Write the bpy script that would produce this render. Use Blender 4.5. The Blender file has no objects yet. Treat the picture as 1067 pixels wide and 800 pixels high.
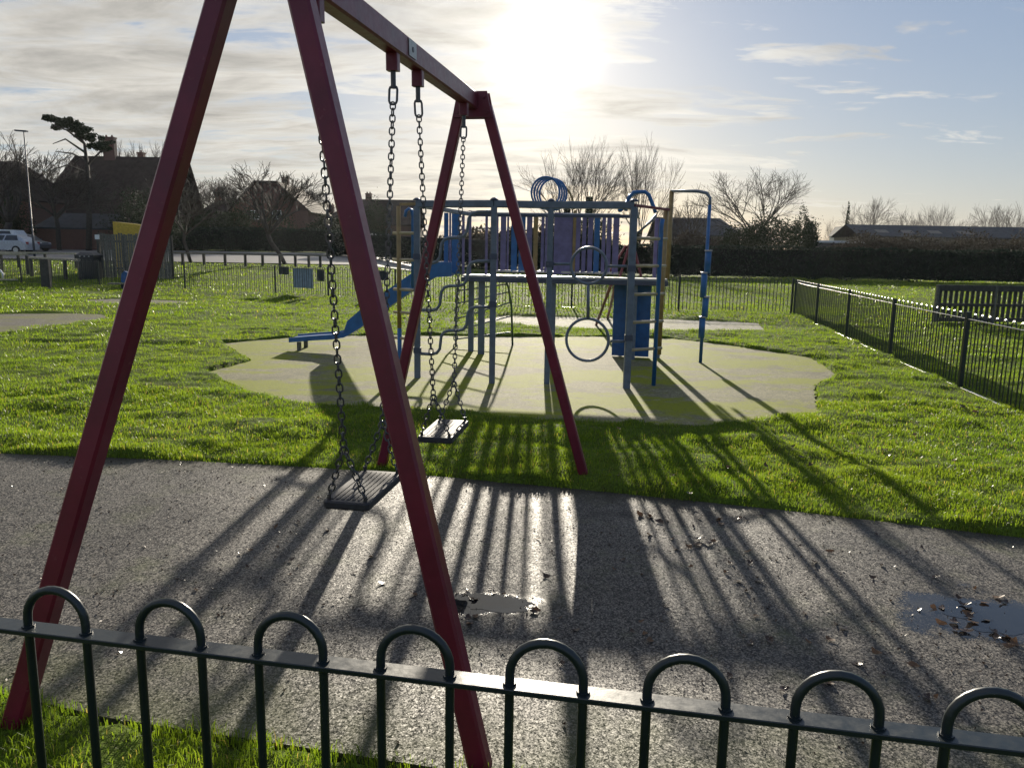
import bpy, math, random
import numpy as np
from mathutils import Vector, Matrix

R = math.radians
rnd = random.Random(7)
nrg = np.random.default_rng(11)
scene = bpy.context.scene
COL = scene.collection

# ------------------------------------------------------------------ camera
F, CX, CY = 801.0, 533.5, 400.0          # survey of the photograph: focal length and centre in its pixels
PITCH, ROLL, EYE = R(9.8), R(1.0), 1.62
_fw = np.array([0, math.cos(PITCH), -math.sin(PITCH)])
_rt0 = np.array([1.0, 0, 0]); _up0 = np.cross(_rt0, _fw)
_rt = _rt0 * math.cos(ROLL) + _up0 * math.sin(ROLL)
_up = -_rt0 * math.sin(ROLL) + _up0 * math.cos(ROLL)
def _ray(x, y): return _fw + _rt * (x - CX) / F - _up * (y - CY) / F
def at(x, y, Y):                         # survey helper: a sight line taken to a known distance
    d = _ray(x, y); p = np.array([0, 0, EYE]) + d * Y / d[1]
    return (float(p[0]), float(p[1]), float(p[2]))
def gnd(x, y, z=0.0):                    # a sight line taken to a known height
    d = _ray(x, y); p = np.array([0, 0, EYE]) + d * (z - EYE) / d[2]
    return (float(p[0]), float(p[1]), float(p[2]))

cam = bpy.data.cameras.new("camera"); cam_o = bpy.data.objects.new("camera", cam); COL.objects.link(cam_o)
cam.sensor_width = 36.0; cam.lens = F / 1067 * 36.0; cam.clip_start = 0.05; cam.clip_end = 3000
M = Matrix(((_rt[0], _up[0], -_fw[0], 0), (_rt[1], _up[1], -_fw[1], 0), (_rt[2], _up[2], -_fw[2], EYE), (0, 0, 0, 1)))
cam_o.matrix_world = M
scene.camera = cam_o

# ------------------------------------------------------------------ light
SUN_EL, SUN_AZ = R(13.5), R(1.7)
sun_dir = Vector((math.sin(SUN_AZ) * math.cos(SUN_EL), math.cos(SUN_AZ) * math.cos(SUN_EL), math.sin(SUN_EL)))
sl = bpy.data.lights.new("sun", 'SUN'); sl.energy = 4.8; sl.angle = R(0.55); sl.color = (1.0, 0.90, 0.74)
so = bpy.data.objects.new("sun", sl); COL.objects.link(so)
so.rotation_euler = sun_dir.to_track_quat('Z', 'Y').to_euler(); so.location = (0, 0, 30)

# ------------------------------------------------------------------ materials
class NT:
    def __init__(s, tree): s.t = tree; s.n = tree.nodes; s.l = tree.links
    def new(s, typ, **kw):
        n = s.n.new(typ)
        for k, v in kw.items():
            if k == 'inp':
                for a, b in v.items():
                    if hasattr(b, 'is_output') or isinstance(b, bpy.types.NodeSocket): s.l.new(b, n.inputs[a])
                    else: n.inputs[a].default_value = b
            else: setattr(n, k, v)
        return n
    def math(s, op, a, b=0.0, c=None, clamp=False):
        n = s.new('ShaderNodeMath', operation=op, use_clamp=clamp)
        for i, v in enumerate((a, b) if c is None else (a, b, c)):
            if isinstance(v, bpy.types.NodeSocket): s.l.new(v, n.inputs[i])
            else: n.inputs[i].default_value = v
        return n.outputs[0]
    def mix(s, fac, a, b, blend='MIX'):
        n = s.new('ShaderNodeMix', data_type='RGBA', blend_type=blend)
        for i, v in ((0, fac), (6, a), (7, b)):
            if isinstance(v, bpy.types.NodeSocket): s.l.new(v, n.inputs[i])
            elif i == 0: n.inputs[0].default_value = v
            else: n.inputs[i].default_value = (*v, 1) if len(v) == 3 else v
        return n.outputs[2]
    def noise(s, scale, vec=None, detail=3.0, rough=0.55, dist=0.0):
        n = s.new('ShaderNodeTexNoise'); n.inputs['Scale'].default_value = scale
        n.inputs['Detail'].default_value = detail; n.inputs['Roughness'].default_value = rough
        n.inputs['Distortion'].default_value = dist
        if vec is not None: s.l.new(vec, n.inputs['Vector'])
        return n.outputs['Fac']
    def ramp(s, fac, pts, interp='LINEAR'):
        n = s.new('ShaderNodeValToRGB'); n.color_ramp.interpolation = interp
        e = n.color_ramp.elements
        while len(e) < len(pts): e.new(0.5)
        for i, (p, c) in enumerate(pts):
            e[i].position = p; e[i].color = (c, c, c, 1) if not hasattr(c, '__len__') else (*c, 1)
        s.l.new(fac, n.inputs[0]); return n.outputs[0]
def newmat(name):
    m = bpy.data.materials.new(name); m.use_nodes = True
    t = NT(m.node_tree); b = m.node_tree.nodes['Principled BSDF']
    return m, t, b
def pos(t): return t.new('ShaderNodeNewGeometry').outputs['Position']
def obj_co(t): return t.new('ShaderNodeTexCoord').outputs['Object']
def bump(t, b, h, strength=0.3, dist=0.01):
    n = t.new('ShaderNodeBump', inp={'Height': h, 'Strength': strength, 'Distance': dist})
    t.l.new(n.outputs[0], b.inputs['Normal'])

def paint(name, col, rough=0.4, wear=0.25, worn=None, spec=0.5, metallic=0.0, scale=9.0):
    """painted or coated metal, with grime and chips that follow an even noise"""
    m, t, b = newmat(name); p = obj_co(t)
    n1 = t.noise(scale, p, 5, 0.65); n2 = t.noise(scale * 7, p, 4, 0.6)
    dark = tuple(c * 0.62 for c in col)
    c = t.mix(t.ramp(n1, [(0.35, 0.0), (0.7, 1.0)]), col, dark)
    w = worn or tuple(min(1, x * 0.6 + 0.12) for x in col)
    c = t.mix(t.math('MULTIPLY', t.ramp(n2, [(0.66, 0.0), (0.76, 1.0)]), wear), c, w)
    t.l.new(c, b.inputs['Base Color'])
    t.l.new(t.math('ADD', t.math('MULTIPLY', n2, 0.3), rough - 0.12), b.inputs['Roughness'])
    b.inputs['Specular IOR Level'].default_value = spec; b.inputs['Metallic'].default_value = metallic
    bump(t, b, n2, 0.08, 0.004)
    return m
def plain(name, col, rough=0.7, var=0.3, scale=3.0, spec=0.4, metallic=0.0):
    m, t, b = newmat(name); p = obj_co(t)
    n = t.noise(scale, p, 5, 0.6)
    c = t.mix(t.ramp(n, [(0.3, 0.0), (0.75, 1.0)]), tuple(x * (1 - var) for x in col), tuple(min(1, x * (1 + var)) for x in col))
    t.l.new(c, b.inputs['Base Color']); b.inputs['Roughness'].default_value = rough
    b.inputs['Specular IOR Level'].default_value = spec; b.inputs['Metallic'].default_value = metallic
    return m
MAT = {}
MAT['red'] = paint('red_paint', (0.175, 0.010, 0.030), 0.36, 0.8, (0.24, 0.075, 0.075), scale=5.0)
MAT['plate'] = paint('pale_plate', (0.5, 0.5, 0.5), 0.4, 0.2)
MAT['chain'] = paint('galvanised_chain', (0.10, 0.10, 0.105), 0.36, 0.6, (0.09, 0.06, 0.045), 0.5, 0.6, 60)
MAT['rubber'] = plain('black_rubber', (0.04, 0.04, 0.044), 0.6, 0.35, 30, 0.3)
MAT['fence'] = paint('dark_fence_coat', (0.010, 0.018, 0.022), 0.33, 0.25, (0.10, 0.11, 0.10), 0.55)
MAT['grey_post'] = paint('grey_blue_paint', (0.125, 0.155, 0.205), 0.4, 0.5, (0.22, 0.20, 0.18))
MAT['blue'] = paint('blue_paint', (0.020, 0.125, 0.34), 0.35, 0.3, (0.10, 0.2, 0.4))
MAT['blue_panel'] = paint('blue_plastic', (0.012, 0.095, 0.29), 0.4, 0.15, (0.05, 0.14, 0.3))
MAT['purple'] = paint('purple_paint', (0.165, 0.14, 0.28), 0.4, 0.3, (0.22, 0.18, 0.36))
MAT['rung'] = paint('worn_rung_paint', (0.42, 0.34, 0.21), 0.35, 0.5, (0.5, 0.46, 0.4))
MAT['yellow'] = paint('yellow_paint', (0.30, 0.20, 0.075), 0.42, 0.5, (0.30, 0.18, 0.10))
MAT['green_metal'] = paint('dark_green_paint', (0.05, 0.12, 0.11), 0.4, 0.4)
MAT['red_pole'] = paint('dull_red_paint', (0.20, 0.035, 0.045), 0.45, 0.4)
MAT['deck'] = plain('grey_deck', (0.36, 0.35, 0.33), 0.32, 0.2, 12)
MAT['deck_edge'] = paint('dark_deck_edge', (0.06, 0.07, 0.11), 0.5, 0.3)
MAT['steel'] = paint('worn_steel', (0.5, 0.5, 0.5), 0.28, 0.3, metallic=0.9)
MAT['signblue'] = paint('sign_face', (0.33, 0.43, 0.54), 0.4, 0.2, (0.4, 0.45, 0.5))
MAT['signdark'] = paint('sign_dark', (0.03, 0.04, 0.06), 0.4, 0.2)
MAT['timber_dark'] = plain('dark_timber', (0.06, 0.056, 0.048), 0.75, 0.4, 9)
MAT['timber'] = plain('weathered_timber', (0.13, 0.125, 0.105), 0.7, 0.5, 14)
MAT['timber_pale'] = plain('pale_timber', (0.34, 0.30, 0.23), 0.6, 0.3, 12)  # the knee rails use this paleness to paint their lit tops
MAT['bin'] = paint('bin_plastic', (0.012, 0.016, 0.024), 0.4, 0.2)
MAT['yellow_panel'] = paint('mustard_sheet', (0.62, 0.42, 0.04), 0.5, 0.2)
MAT['bark'] = plain('bark', (0.05, 0.042, 0.035), 0.85, 0.4, 6)
MAT['twig'] = plain('twig', (0.05, 0.04, 0.032), 0.8, 0.3, 3)
MAT['bark_glare'] = plain('bark_glare', (0.19, 0.16, 0.14), 0.85, 0.3, 3)  # paler than bark: glare over the far trees put into the colour
MAT['tile'] = plain('clay_tile', (0.05, 0.036, 0.03), 0.9, 0.4, 2, 0.08)
MAT['slate'] = plain('slate', (0.06, 0.063, 0.07), 0.8, 0.3, 2, 0.15)
MAT['render'] = plain('house_render', (0.17, 0.15, 0.13), 0.8, 0.2, 2)
MAT['white_wall'] = plain('white_wall', (0.7, 0.68, 0.64), 0.8, 0.1, 2)
MAT['white_paint'] = plain('white_paint', (0.75, 0.75, 0.74), 0.45, 0.08, 3)
MAT['shed_roof'] = plain('felt_shed_roof', (0.4, 0.4, 0.4), 0.3, 0.15, 3)
MAT['silver'] = paint('silver_car_paint', (0.46, 0.49, 0.54), 0.28, 0.0, metallic=0.35)
MAT['carwhite'] = paint('white_car_paint', (0.7, 0.71, 0.72), 0.3, 0.0)
MAT['cargrey'] = paint('dark_car_paint', (0.07, 0.08, 0.095), 0.28, 0.0, metallic=0.3)
MAT['glass'] = plain('dark_glass', (0.02, 0.024, 0.03), 0.08, 0.1, 2, 0.6)
MAT['tyre'] = plain('tyre', (0.02, 0.02, 0.02), 0.8, 0.2)
MAT['lampred'] = plain('red_lens', (0.3, 0.02, 0.02), 0.25, 0.1)
MAT['lampclear'] = plain('clear_lens', (0.6, 0.6, 0.62), 0.2, 0.1)

def brick():
    m, t, b = newmat('red_brick'); p = obj_co(t)
    mp = t.new('ShaderNodeMapping', inp={'Vector': p}); mp.inputs['Rotation'].default_value = (R(90), 0, 0)
    n = t.new('ShaderNodeTexBrick', inp={'Vector': mp.outputs[0], 'Scale': 4.4, 'Color1': (0.11, 0.046, 0.034, 1), 'Color2': (0.15, 0.06, 0.043, 1), 'Mortar': (0.14, 0.12, 0.10, 1), 'Mortar Size': 0.016})
    t.l.new(n.outputs[0], b.inputs['Base Color']); b.inputs['Roughness'].default_value = 0.85
    return m
MAT['brick'] = brick()

def leafmat(name, c1, c2, trans=0.35, rough=0.5, scale=1.2, spec=0.3):
    m, t, b = newmat(name); p = pos(t)
    n = t.noise(scale, p, 3); n2 = t.noise(scale * 14, p, 2)
    c = t.mix(t.math('ADD', t.math('MULTIPLY', n, 0.6), t.math('MULTIPLY', n2, 0.4)), c1, c2)
    t.l.new(c, b.inputs['Base Color']); b.inputs['Roughness'].default_value = rough
    b.inputs['Specular IOR Level'].default_value = spec
    tr = t.new('ShaderNodeBsdfTranslucent'); t.l.new(c, tr.inputs[0])
    mx = t.new('ShaderNodeMixShader'); mx.inputs[0].default_value = trans
    t.l.new(b.outputs[0], mx.inputs[1]); t.l.new(tr.outputs[0], mx.inputs[2])
    t.l.new(mx.outputs[0], t.n['Material Output'].inputs[0])
    return m
MAT['hedge'] = leafmat('hedge_leaves', (0.013, 0.022, 0.018), (0.034, 0.052, 0.028), 0.10, 0.75, spec=0.08)
MAT['hedge_core'] = plain('hedge_core', (0.010, 0.014, 0.010), 0.9, 0.3, 4)
MAT['evergreen'] = leafmat('evergreen_leaves', (0.014, 0.022, 0.012), (0.04, 0.055, 0.025), 0.12, 0.75, spec=0.08)
MAT['ivy'] = leafmat('ivy_leaves', (0.02, 0.035, 0.014), (0.05, 0.075, 0.03), 0.25)
MAT['bushbrown'] = leafmat('winter_bush', (0.04, 0.034, 0.026), (0.085, 0.072, 0.05), 0.15, 0.85, spec=0.05)
MAT['fallen'] = leafmat('fallen_leaf', (0.06, 0.032, 0.018), (0.20, 0.115, 0.06), 0.3, 0.5, 3)
MAT['fallen_dark'] = leafmat('wet_leaf', (0.025, 0.016, 0.012), (0.07, 0.04, 0.025), 0.1, 0.3, 3)

def grassmat():
    m, t, b = newmat('grass_blades'); p = pos(t)
    at_ = t.new('ShaderNodeAttribute', attribute_name='tint')
    big = t.noise(0.55, p, 3); mid = t.noise(2.6, p, 3)
    c = t.mix(at_.outputs['Fac'], (0.038, 0.088, 0.011), (0.15, 0.215, 0.022))
    c = t.mix(t.ramp(big, [(0.40, 0.0), (0.75, 0.4)]), c, (0.17, 0.215, 0.028))
    c = t.mix(t.ramp(mid, [(0.5, 0.0), (0.72, 0.5)]), c, (0.045, 0.085, 0.016))
    dry = t.ramp(at_.outputs['Fac'], [(0.94, 0.0), (0.97, 1.0)])
    c = t.mix(dry, c, (0.28, 0.23, 0.10))
    t.l.new(c, b.inputs['Base Color']); b.inputs['Roughness'].default_value = 0.42
    b.inputs['Specular IOR Level'].default_value = 0.4
    tr = t.new('ShaderNodeBsdfTranslucent')
    t.l.new(t.mix(1.0, c, (1.8, 1.72, 0.75), 'MULTIPLY'), tr.inputs[0])
    mx = t.new('ShaderNodeMixShader'); mx.inputs[0].default_value = 0.6
    t.l.new(b.outputs[0], mx.inputs[1]); t.l.new(tr.outputs[0], mx.inputs[2])
    t.l.new(mx.outputs[0], t.n['Material Output'].inputs[0])
    return m
MAT['grass'] = grassmat()

def groundmat():
    m, t, b = newmat('lawn_soil'); p = pos(t)
    n = t.noise(0.5, p, 4); n2 = t.noise(9, p, 5, 0.7); n3 = t.noise(60, p, 3)
    c = t.mix(n2, (0.05, 0.085, 0.012), (0.11, 0.17, 0.02))
    c = t.mix(t.ramp(n, [(0.35, 0.0), (0.75, 0.6)]), c, (0.13, 0.17, 0.025))
    c = t.mix(t.ramp(n3, [(0.38, 0.6), (0.6, 0.0)]), c, (0.022, 0.024, 0.010))  # dark flecks paint the shadowed gaps between tufts into the soil
    c = t.mix(t.ramp(t.noise(1.7, p, 5, 0.6), [(0.5, 0.0), (0.68, 0.7)]), c, (0.045, 0.045, 0.016))
    t.l.new(c, b.inputs['Base Color']); b.inputs['Roughness'].default_value = 0.9
    b.inputs['Specular IOR Level'].default_value = 0.03
    bump(t, b, n2, 0.9, 0.05)
    return m
MAT['ground'] = groundmat()

PUD = [((-0.11, 3.36), 0.30, 0.13), ((2.17, 3.30), 0.42, 0.30), ((0.98, 4.62), 0.40, 0.16)]
def tarmacmat():
    m, t, b = newmat('worn_tarmac'); p = pos(t)
    stone = t.new('ShaderNodeTexVoronoi', inp={'Vector': p, 'Scale': 110.0}); stone.feature = 'F1'
    fine = t.new('ShaderNodeTexVoronoi', inp={'Vector': p, 'Scale': 230.0})
    grit = t.noise(220, p, 2, 0.7); mid = t.noise(14, p, 4, 0.6); big = t.noise(1.1, p, 4, 0.6)
    s1 = t.ramp(stone.outputs['Color'], [(0.30, 0.0), (0.70, 1.0)]); s2 = t.ramp(fine.outputs['Color'], [(0.30, 0.0), (0.70, 1.0)])
    sp = t.math('ADD', t.math('MULTIPLY', s1, 0.5), t.math('MULTIPLY', s2, 0.5))
    c = t.mix(t.ramp(sp, [(0.25, 0.0), (0.8, 1.0)]), (0.015, 0.015, 0.017), (0.19, 0.172, 0.15))  # chipping tones, with lit faces and self-shadowed pits painted in as speckle
    c = t.mix(t.ramp(stone.outputs['Distance'], [(0.35, 0.0), (0.8, 0.8)]), c, (0.015, 0.015, 0.015))
    c = t.mix(t.ramp(mid, [(0.42, 0.0), (0.75, 0.4)]), c, (0.15, 0.145, 0.13))
    c = t.mix(t.ramp(big, [(0.45, 0.0), (0.75, 0.35)]), c, (0.04, 0.038, 0.036))
    # moss lies along the near edge and in patches
    moss = t.math('MULTIPLY', t.ramp(t.noise(2.3, p, 5, 0.65), [(0.52, 0.0), (0.7, 0.5)]), t.ramp(mid, [(0.3, 0.3), (0.6, 1.0)]))
    c = t.mix(moss, c, (0.085, 0.095, 0.035))
    wet = None; dmin = None
    wob = t.noise(3.2, p, 3, 0.5)
    for (q, rx, ry) in PUD:
        mp = t.new('ShaderNodeVectorMath', operation='SUBTRACT'); t.l.new(p, mp.inputs[0]); mp.inputs[1].default_value = (q[0], q[1], 0)
        ms = t.new('ShaderNodeVectorMath', operation='MULTIPLY'); t.l.new(mp.outputs[0], ms.inputs[0]); ms.inputs[1].default_value = (1 / rx, 1 / ry, 0)
        ln = t.new('ShaderNodeVectorMath', operation='LENGTH'); t.l.new(ms.outputs[0], ln.inputs[0])
        d = t.math('ADD', ln.outputs['Value'], t.math('MULTIPLY', t.math('SUBTRACT', wob, 0.5), 1.9))
        w = t.ramp(d, [(0.72, 1.0), (1.02, 0.45), (1.6, 0.0)])
        if ry != 0.16: dmin = d if dmin is None else t.math('MINIMUM', dmin, d)
        wet = w if wet is None else t.math('MAXIMUM', wet, w)
    sp_ = t.new('ShaderNodeSeparateXYZ', inp={0: p}); X, Yy = sp_.outputs[0], sp_.outputs[1]
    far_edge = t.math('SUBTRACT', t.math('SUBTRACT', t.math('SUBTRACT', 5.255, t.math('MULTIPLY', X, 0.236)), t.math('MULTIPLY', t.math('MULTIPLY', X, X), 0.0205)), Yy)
    near_edge = t.math('SUBTRACT', Yy, t.math('SUBTRACT', 2.18, t.math('MULTIPLY', X, 0.165)))
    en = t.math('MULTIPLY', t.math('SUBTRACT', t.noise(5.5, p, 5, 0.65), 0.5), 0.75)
    far_strip = t.ramp(t.math('ADD', far_edge, en), [(0.06, 0.85), (0.34, 0.0)])  # darker brown strip along the far edge, broken up by noise
    c = t.mix(far_strip, c, (0.030, 0.027, 0.020))
    green = t.ramp(t.math('ADD', near_edge, t.math('MULTIPLY', en, 1.4)), [(0.05, 0.7), (0.55, 0.0)])
    c = t.mix(t.math('MULTIPLY', green, t.ramp(grit, [(0.35, 0.4), (0.6, 1.0)])), c, (0.075, 0.085, 0.022))
    damp = t.ramp(t.noise(0.8, p, 5, 0.6, 0.5), [(0.48, 0.0), (0.66, 0.6)])
    c = t.mix(damp, c, t.mix(1.0, c, (0.5, 0.5, 0.52), 'MULTIPLY'))
    c = t.mix(t.math('MULTIPLY', wet, 0.75), c, (0.012, 0.012, 0.013))
    t.l.new(c, b.inputs['Base Color'])
    film = t.ramp(t.math('ADD', dmin, t.math('MULTIPLY', t.math('SUBTRACT', sp, 0.5), 0.22)), [(0.72, 1.0), (0.92, 0.0)])
    r = t.math('SUBTRACT', t.math('ADD', 0.50, t.math('MULTIPLY', mid, 0.2)), t.math('ADD', t.math('MULTIPLY', film, 0.6), t.math('MULTIPLY', damp, 0.10)))
    t.l.new(r, b.inputs['Roughness']); t.l.new(t.math('ADD', 0.14, t.math('MULTIPLY', film, 0.36)), b.inputs['Specular IOR Level'])
    def tilt(col, k):
        a = t.new('ShaderNodeVectorMath', operation='SUBTRACT'); t.l.new(col, a.inputs[0]); a.inputs[1].default_value = (0.5, 0.5, 0.5)
        q = t.new('ShaderNodeVectorMath', operation='MULTIPLY'); t.l.new(a.outputs[0], q.inputs[0]); q.inputs[1].default_value = (k, k, k * 0.2); return q.outputs[0]
    ad = t.new('ShaderNodeVectorMath', operation='ADD'); t.l.new(tilt(stone.outputs['Color'], 0.20), ad.inputs[0]); t.l.new(tilt(fine.outputs['Color'], 0.31), ad.inputs[1])
    sc = t.new('ShaderNodeVectorMath', operation='SCALE'); t.l.new(ad.outputs[0], sc.inputs[0]); t.l.new(t.math('SUBTRACT', 1.0, t.math('MULTIPLY', film, 0.985)), sc.inputs['Scale'])
    an = t.new('ShaderNodeVectorMath', operation='ADD'); t.l.new(sc.outputs[0], an.inputs[0]); t.l.new(t.new('ShaderNodeNewGeometry').outputs['Normal'], an.inputs[1])
    nn = t.new('ShaderNodeVectorMath', operation='NORMALIZE'); t.l.new(an.outputs[0], nn.inputs[0])
    t.l.new(nn.outputs[0], b.inputs['Normal'])
    return m
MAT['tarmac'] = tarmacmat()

def surfmat(name, base, algae_amt):
    m, t, b = newmat(name); p = pos(t)
    crumb = t.new('ShaderNodeTexVoronoi', inp={'Vector': p, 'Scale': 110.0}); coarse = t.new('ShaderNodeTexVoronoi', inp={'Vector': p, 'Scale': 42.0})
    n = t.noise(5, p, 6, 0.65); st = t.noise(1.3, p, 6, 0.7, 0.8)
    k = t.math('ADD', t.math('MULTIPLY', t.ramp(crumb.outputs['Color'], [(0.3, 0.0), (0.7, 1.0)]), 0.5), t.math('MULTIPLY', t.ramp(coarse.outputs['Color'], [(0.3, 0.0), (0.7, 1.0)]), 0.5))
    c = t.mix(k, tuple(x * 0.55 for x in base), tuple(x * 1.38 for x in base))
    c = t.mix(t.ramp(n, [(0.42, 0.0), (0.72, 0.5)]), c, tuple(x * 0.55 for x in base))
    c = t.mix(t.ramp(st, [(0.48, 0.0), (0.62, 0.8)]), c, (0.12, 0.115, 0.08))
    mp = t.new('ShaderNodeMapping', inp={'Vector': p}); mp.inputs['Scale'].default_value = (0.6, 1.25, 1); mp.inputs['Location'].default_value = (3.1, 1.7, 0)
    alg = t.math('ADD', t.math('MULTIPLY', t.noise(0.9, mp.outputs[0], 6, 0.6), 0.7), t.math('MULTIPLY', n, 0.3))
    alg = t.ramp(alg, [(0.462, 0.0), (0.53, 1.0)])
    c = t.mix(t.math('MULTIPLY', t.math('MULTIPLY', alg, algae_amt), t.ramp(k, [(0.0, 0.6), (1.0, 1.0)])), c, (0.20, 0.225, 0.004))
    t.l.new(c, b.inputs['Base Color']); b.inputs['Roughness'].default_value = 0.85
    b.inputs['Specular IOR Level'].default_value = 0.08
    h = t.math('ADD', t.math('MULTIPLY', k, 0.7), t.math('MULTIPLY', n, 0.8))
    bump(t, b, h, 0.8, 0.006)
    return m
MAT['surf'] = surfmat('rubber_crumb', (0.205, 0.194, 0.118), 1.0)
MAT['surf_grey'] = surfmat('rubber_crumb_grey', (0.15, 0.14, 0.12), 0.35)
MAT['paving'] = surfmat('pale_tiles', (0.27, 0.26, 0.22), 0.3)
MAT['road'] = plain('road_asphalt', (0.16, 0.15, 0.145), 0.5, 0.15, 1.5)
def watermat():
    m, t, b = newmat('puddle_water'); b.inputs['Base Color'].default_value = (0.012, 0.013, 0.015, 1)
    b.inputs['Roughness'].default_value = 0.03; b.inputs['Specular IOR Level'].default_value = 0.6
    n = t.noise(9, pos(t), 2); bump(t, b, n, 0.05, 0.01)
    return m
MAT['water'] = watermat()

# ------------------------------------------------------------------ mesh helpers
class MB:
    def __init__(s): s.v = []; s.f = []; s.smooth = False
    def add(s, vs, fs):
        o = len(s.v); s.v.extend([tuple(map(float, q)) for q in vs]); s.f.extend([tuple(i + o for i in f) for f in fs]); return s
    def box(s, a, b):
        x0, y0, z0 = a; x1, y1, z1 = b
        return s.add([(x0,y0,z0),(x1,y0,z0),(x1,y1,z0),(x0,y1,z0),(x0,y0,z1),(x1,y0,z1),(x1,y1,z1),(x0,y1,z1)],
                     [(3,2,1,0),(4,5,6,7),(0,1,5,4),(1,2,6,5),(2,3,7,6),(3,0,4,7)])
    def sweep(s, pts, prof, up=None, closed=False, scale=None, caps=True):
        """prof: 2-D outline swept along pts; x of the outline lies across, y along `up`"""
        P = [Vector(p) for p in pts]; n = len(P); k = len(prof); rings = []
        T = []
        for i in range(n):
            a = P[(i - 1) % n] if (i > 0 or closed) else P[i]; b = P[(i + 1) % n] if (i < n - 1 or closed) else P[i]
            T.append((b - a).normalized())
        u = Vector(up) if up is not None else (Vector((0, 0, 1)) if abs(T[0].z) < 0.9 else Vector((0, 1, 0)))
        vs = []
        for i in range(n):
            t = T[i]; u2 = (u - t * u.dot(t))
            if u2.length < 1e-6: u2 = t.orthogonal()
            u2.normalize(); w = t.cross(u2)
            if up is None: u = u2
            c = scale[i] if scale else 1.0
            for (x, y) in prof: vs.append(P[i] + w * (x * c) + u2 * (y * c))
        fs = []
        m = n if closed else n - 1
        for i in range(m):
            a = i * k; b = ((i + 1) % n) * k
            for j in range(k):
                j2 = (j + 1) % k; fs.append((a + j, a + j2, b + j2, b + j))
        if not closed and caps:
            fs.append(tuple(range(k - 1, -1, -1))); fs.append(tuple((n - 1) * k + j for j in range(k)))
        return s.add(vs, fs)
    def tube(s, pts, r, n=8, closed=False, scale=None):
        prof = [(r * math.cos(2 * math.pi * j / n), r * math.sin(2 * math.pi * j / n)) for j in range(n)]
        return s.sweep(pts, prof, None, closed, scale)
    def bar(s, a, b, w, h, up=None, ch=None):
        """a straight hollow-section bar with chamfered edges"""
        c = ch if ch is not None else min(w, h) * 0.12
        w2, h2 = w / 2, h / 2
        prof = [(-w2 + c, -h2), (w2 - c, -h2), (w2, -h2 + c), (w2, h2 - c), (w2 - c, h2), (-w2 + c, h2), (-w2, h2 - c), (-w2, -h2 + c)]
        return s.sweep([a, b], prof, up)
    def prism(s, outline, z0, z1):
        n = len(outline)
        return s.add([(x, y, z0) for x, y in outline] + [(x, y, z1) for x, y in outline],
                     [tuple(range(n - 1, -1, -1)), tuple(range(n, 2 * n))] + [(i, (i + 1) % n, n + (i + 1) % n, n + i) for i in range(n)])
    def build(s, name, mat, parent=None, smooth=False):
        org = Vector(parent['_o']) if parent is not None else Vector((0, 0, 0))
        me = bpy.data.meshes.new(name)
        me.from_pydata([(x - org.x, y - org.y, z - org.z) for x, y, z in s.v], [], s.f)
        me.materials.append(MAT[mat] if isinstance(mat, str) else mat)
        if smooth: me.polygons.foreach_set('use_smooth', [True] * len(me.polygons))
        me.update()
        o = bpy.data.objects.new(name, me); COL.objects.link(o)
        if parent is not None: o.parent = parent
        o['_o'] = tuple(org)
        return o
    def thing(s, name, mat, label, cat, loc=None, group=None, smooth=False):
        """a top-level thing that is one mesh: its origin sits at its base"""
        if loc is None:
            a = np.array(s.v); loc = (a[:, 0].mean(), a[:, 1].mean(), a[:, 2].min())
        me = bpy.data.meshes.new(name)
        me.from_pydata([(x - loc[0], y - loc[1], z - loc[2]) for x, y, z in s.v], [], s.f)
        me.materials.append(MAT[mat])
        if smooth: me.polygons.foreach_set('use_smooth', [True] * len(me.polygons))
        o = bpy.data.objects.new(name, me); COL.objects.link(o); o.location = loc; o['_o'] = tuple(loc)
        o['label'] = label; o['category'] = cat
        if group: o['group'] = group
        return o
def thing(name, loc, label, cat, group=None):
    o = bpy.data.objects.new(name, None); COL.objects.link(o); o.location = loc; o.empty_display_size = 0.2
    o['_o'] = tuple(map(float, loc)); o['label'] = label; o['category'] = cat
    if group: o['group'] = group
    return o
def structure(o): o['kind'] = 'structure'; return o
def fast_mesh(name, V, Fq, mat, sizes, parent=None, attr=None):
    """V (n,3) array, Fq flat loop vertex list, sizes per face"""
    me = bpy.data.meshes.new(name)
    me.vertices.add(len(V)); me.vertices.foreach_set('co', np.asarray(V, np.float32).ravel())
    me.loops.add(len(Fq)); me.loops.foreach_set('vertex_index', np.asarray(Fq, np.int32))
    st = np.concatenate([[0], np.cumsum(sizes)[:-1]]).astype(np.int32)
    me.polygons.add(len(sizes)); me.polygons.foreach_set('loop_start', st)
    if attr is not None:
        a = me.attributes.new('tint', 'FLOAT', 'POINT'); a.data.foreach_set('value', np.asarray(attr, np.float32))
    me.update(calc_edges=True); me.validate()
    me.materials.append(MAT[mat])
    o = bpy.data.objects.new(name, me); COL.objects.link(o)
    if parent is not None: o.parent = parent
    return o
def vnoise(x, y, seed=0):
    """smooth value noise, numpy"""
    def h(i, j):
        n = (i * 374761393 + j * 668265263 + seed * 974711) & 0xffffffff
        n = ((n ^ (n >> 13)) * 1274126177) & 0xffffffff
        return ((n ^ (n >> 16)) & 0xffff) / 65535.0
    xi = np.floor(x).astype(np.int64); yi = np.floor(y).astype(np.int64)
    fx = x - xi; fy = y - yi; fx = fx * fx * (3 - 2 * fx); fy = fy * fy * (3 - 2 * fy)
    a = h(xi, yi); b = h(xi + 1, yi); c = h(xi, yi + 1); d = h(xi + 1, yi + 1)
    return (a * (1 - fx) + b * fx) * (1 - fy) + (c * (1 - fx) + d * fx) * fy
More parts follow.
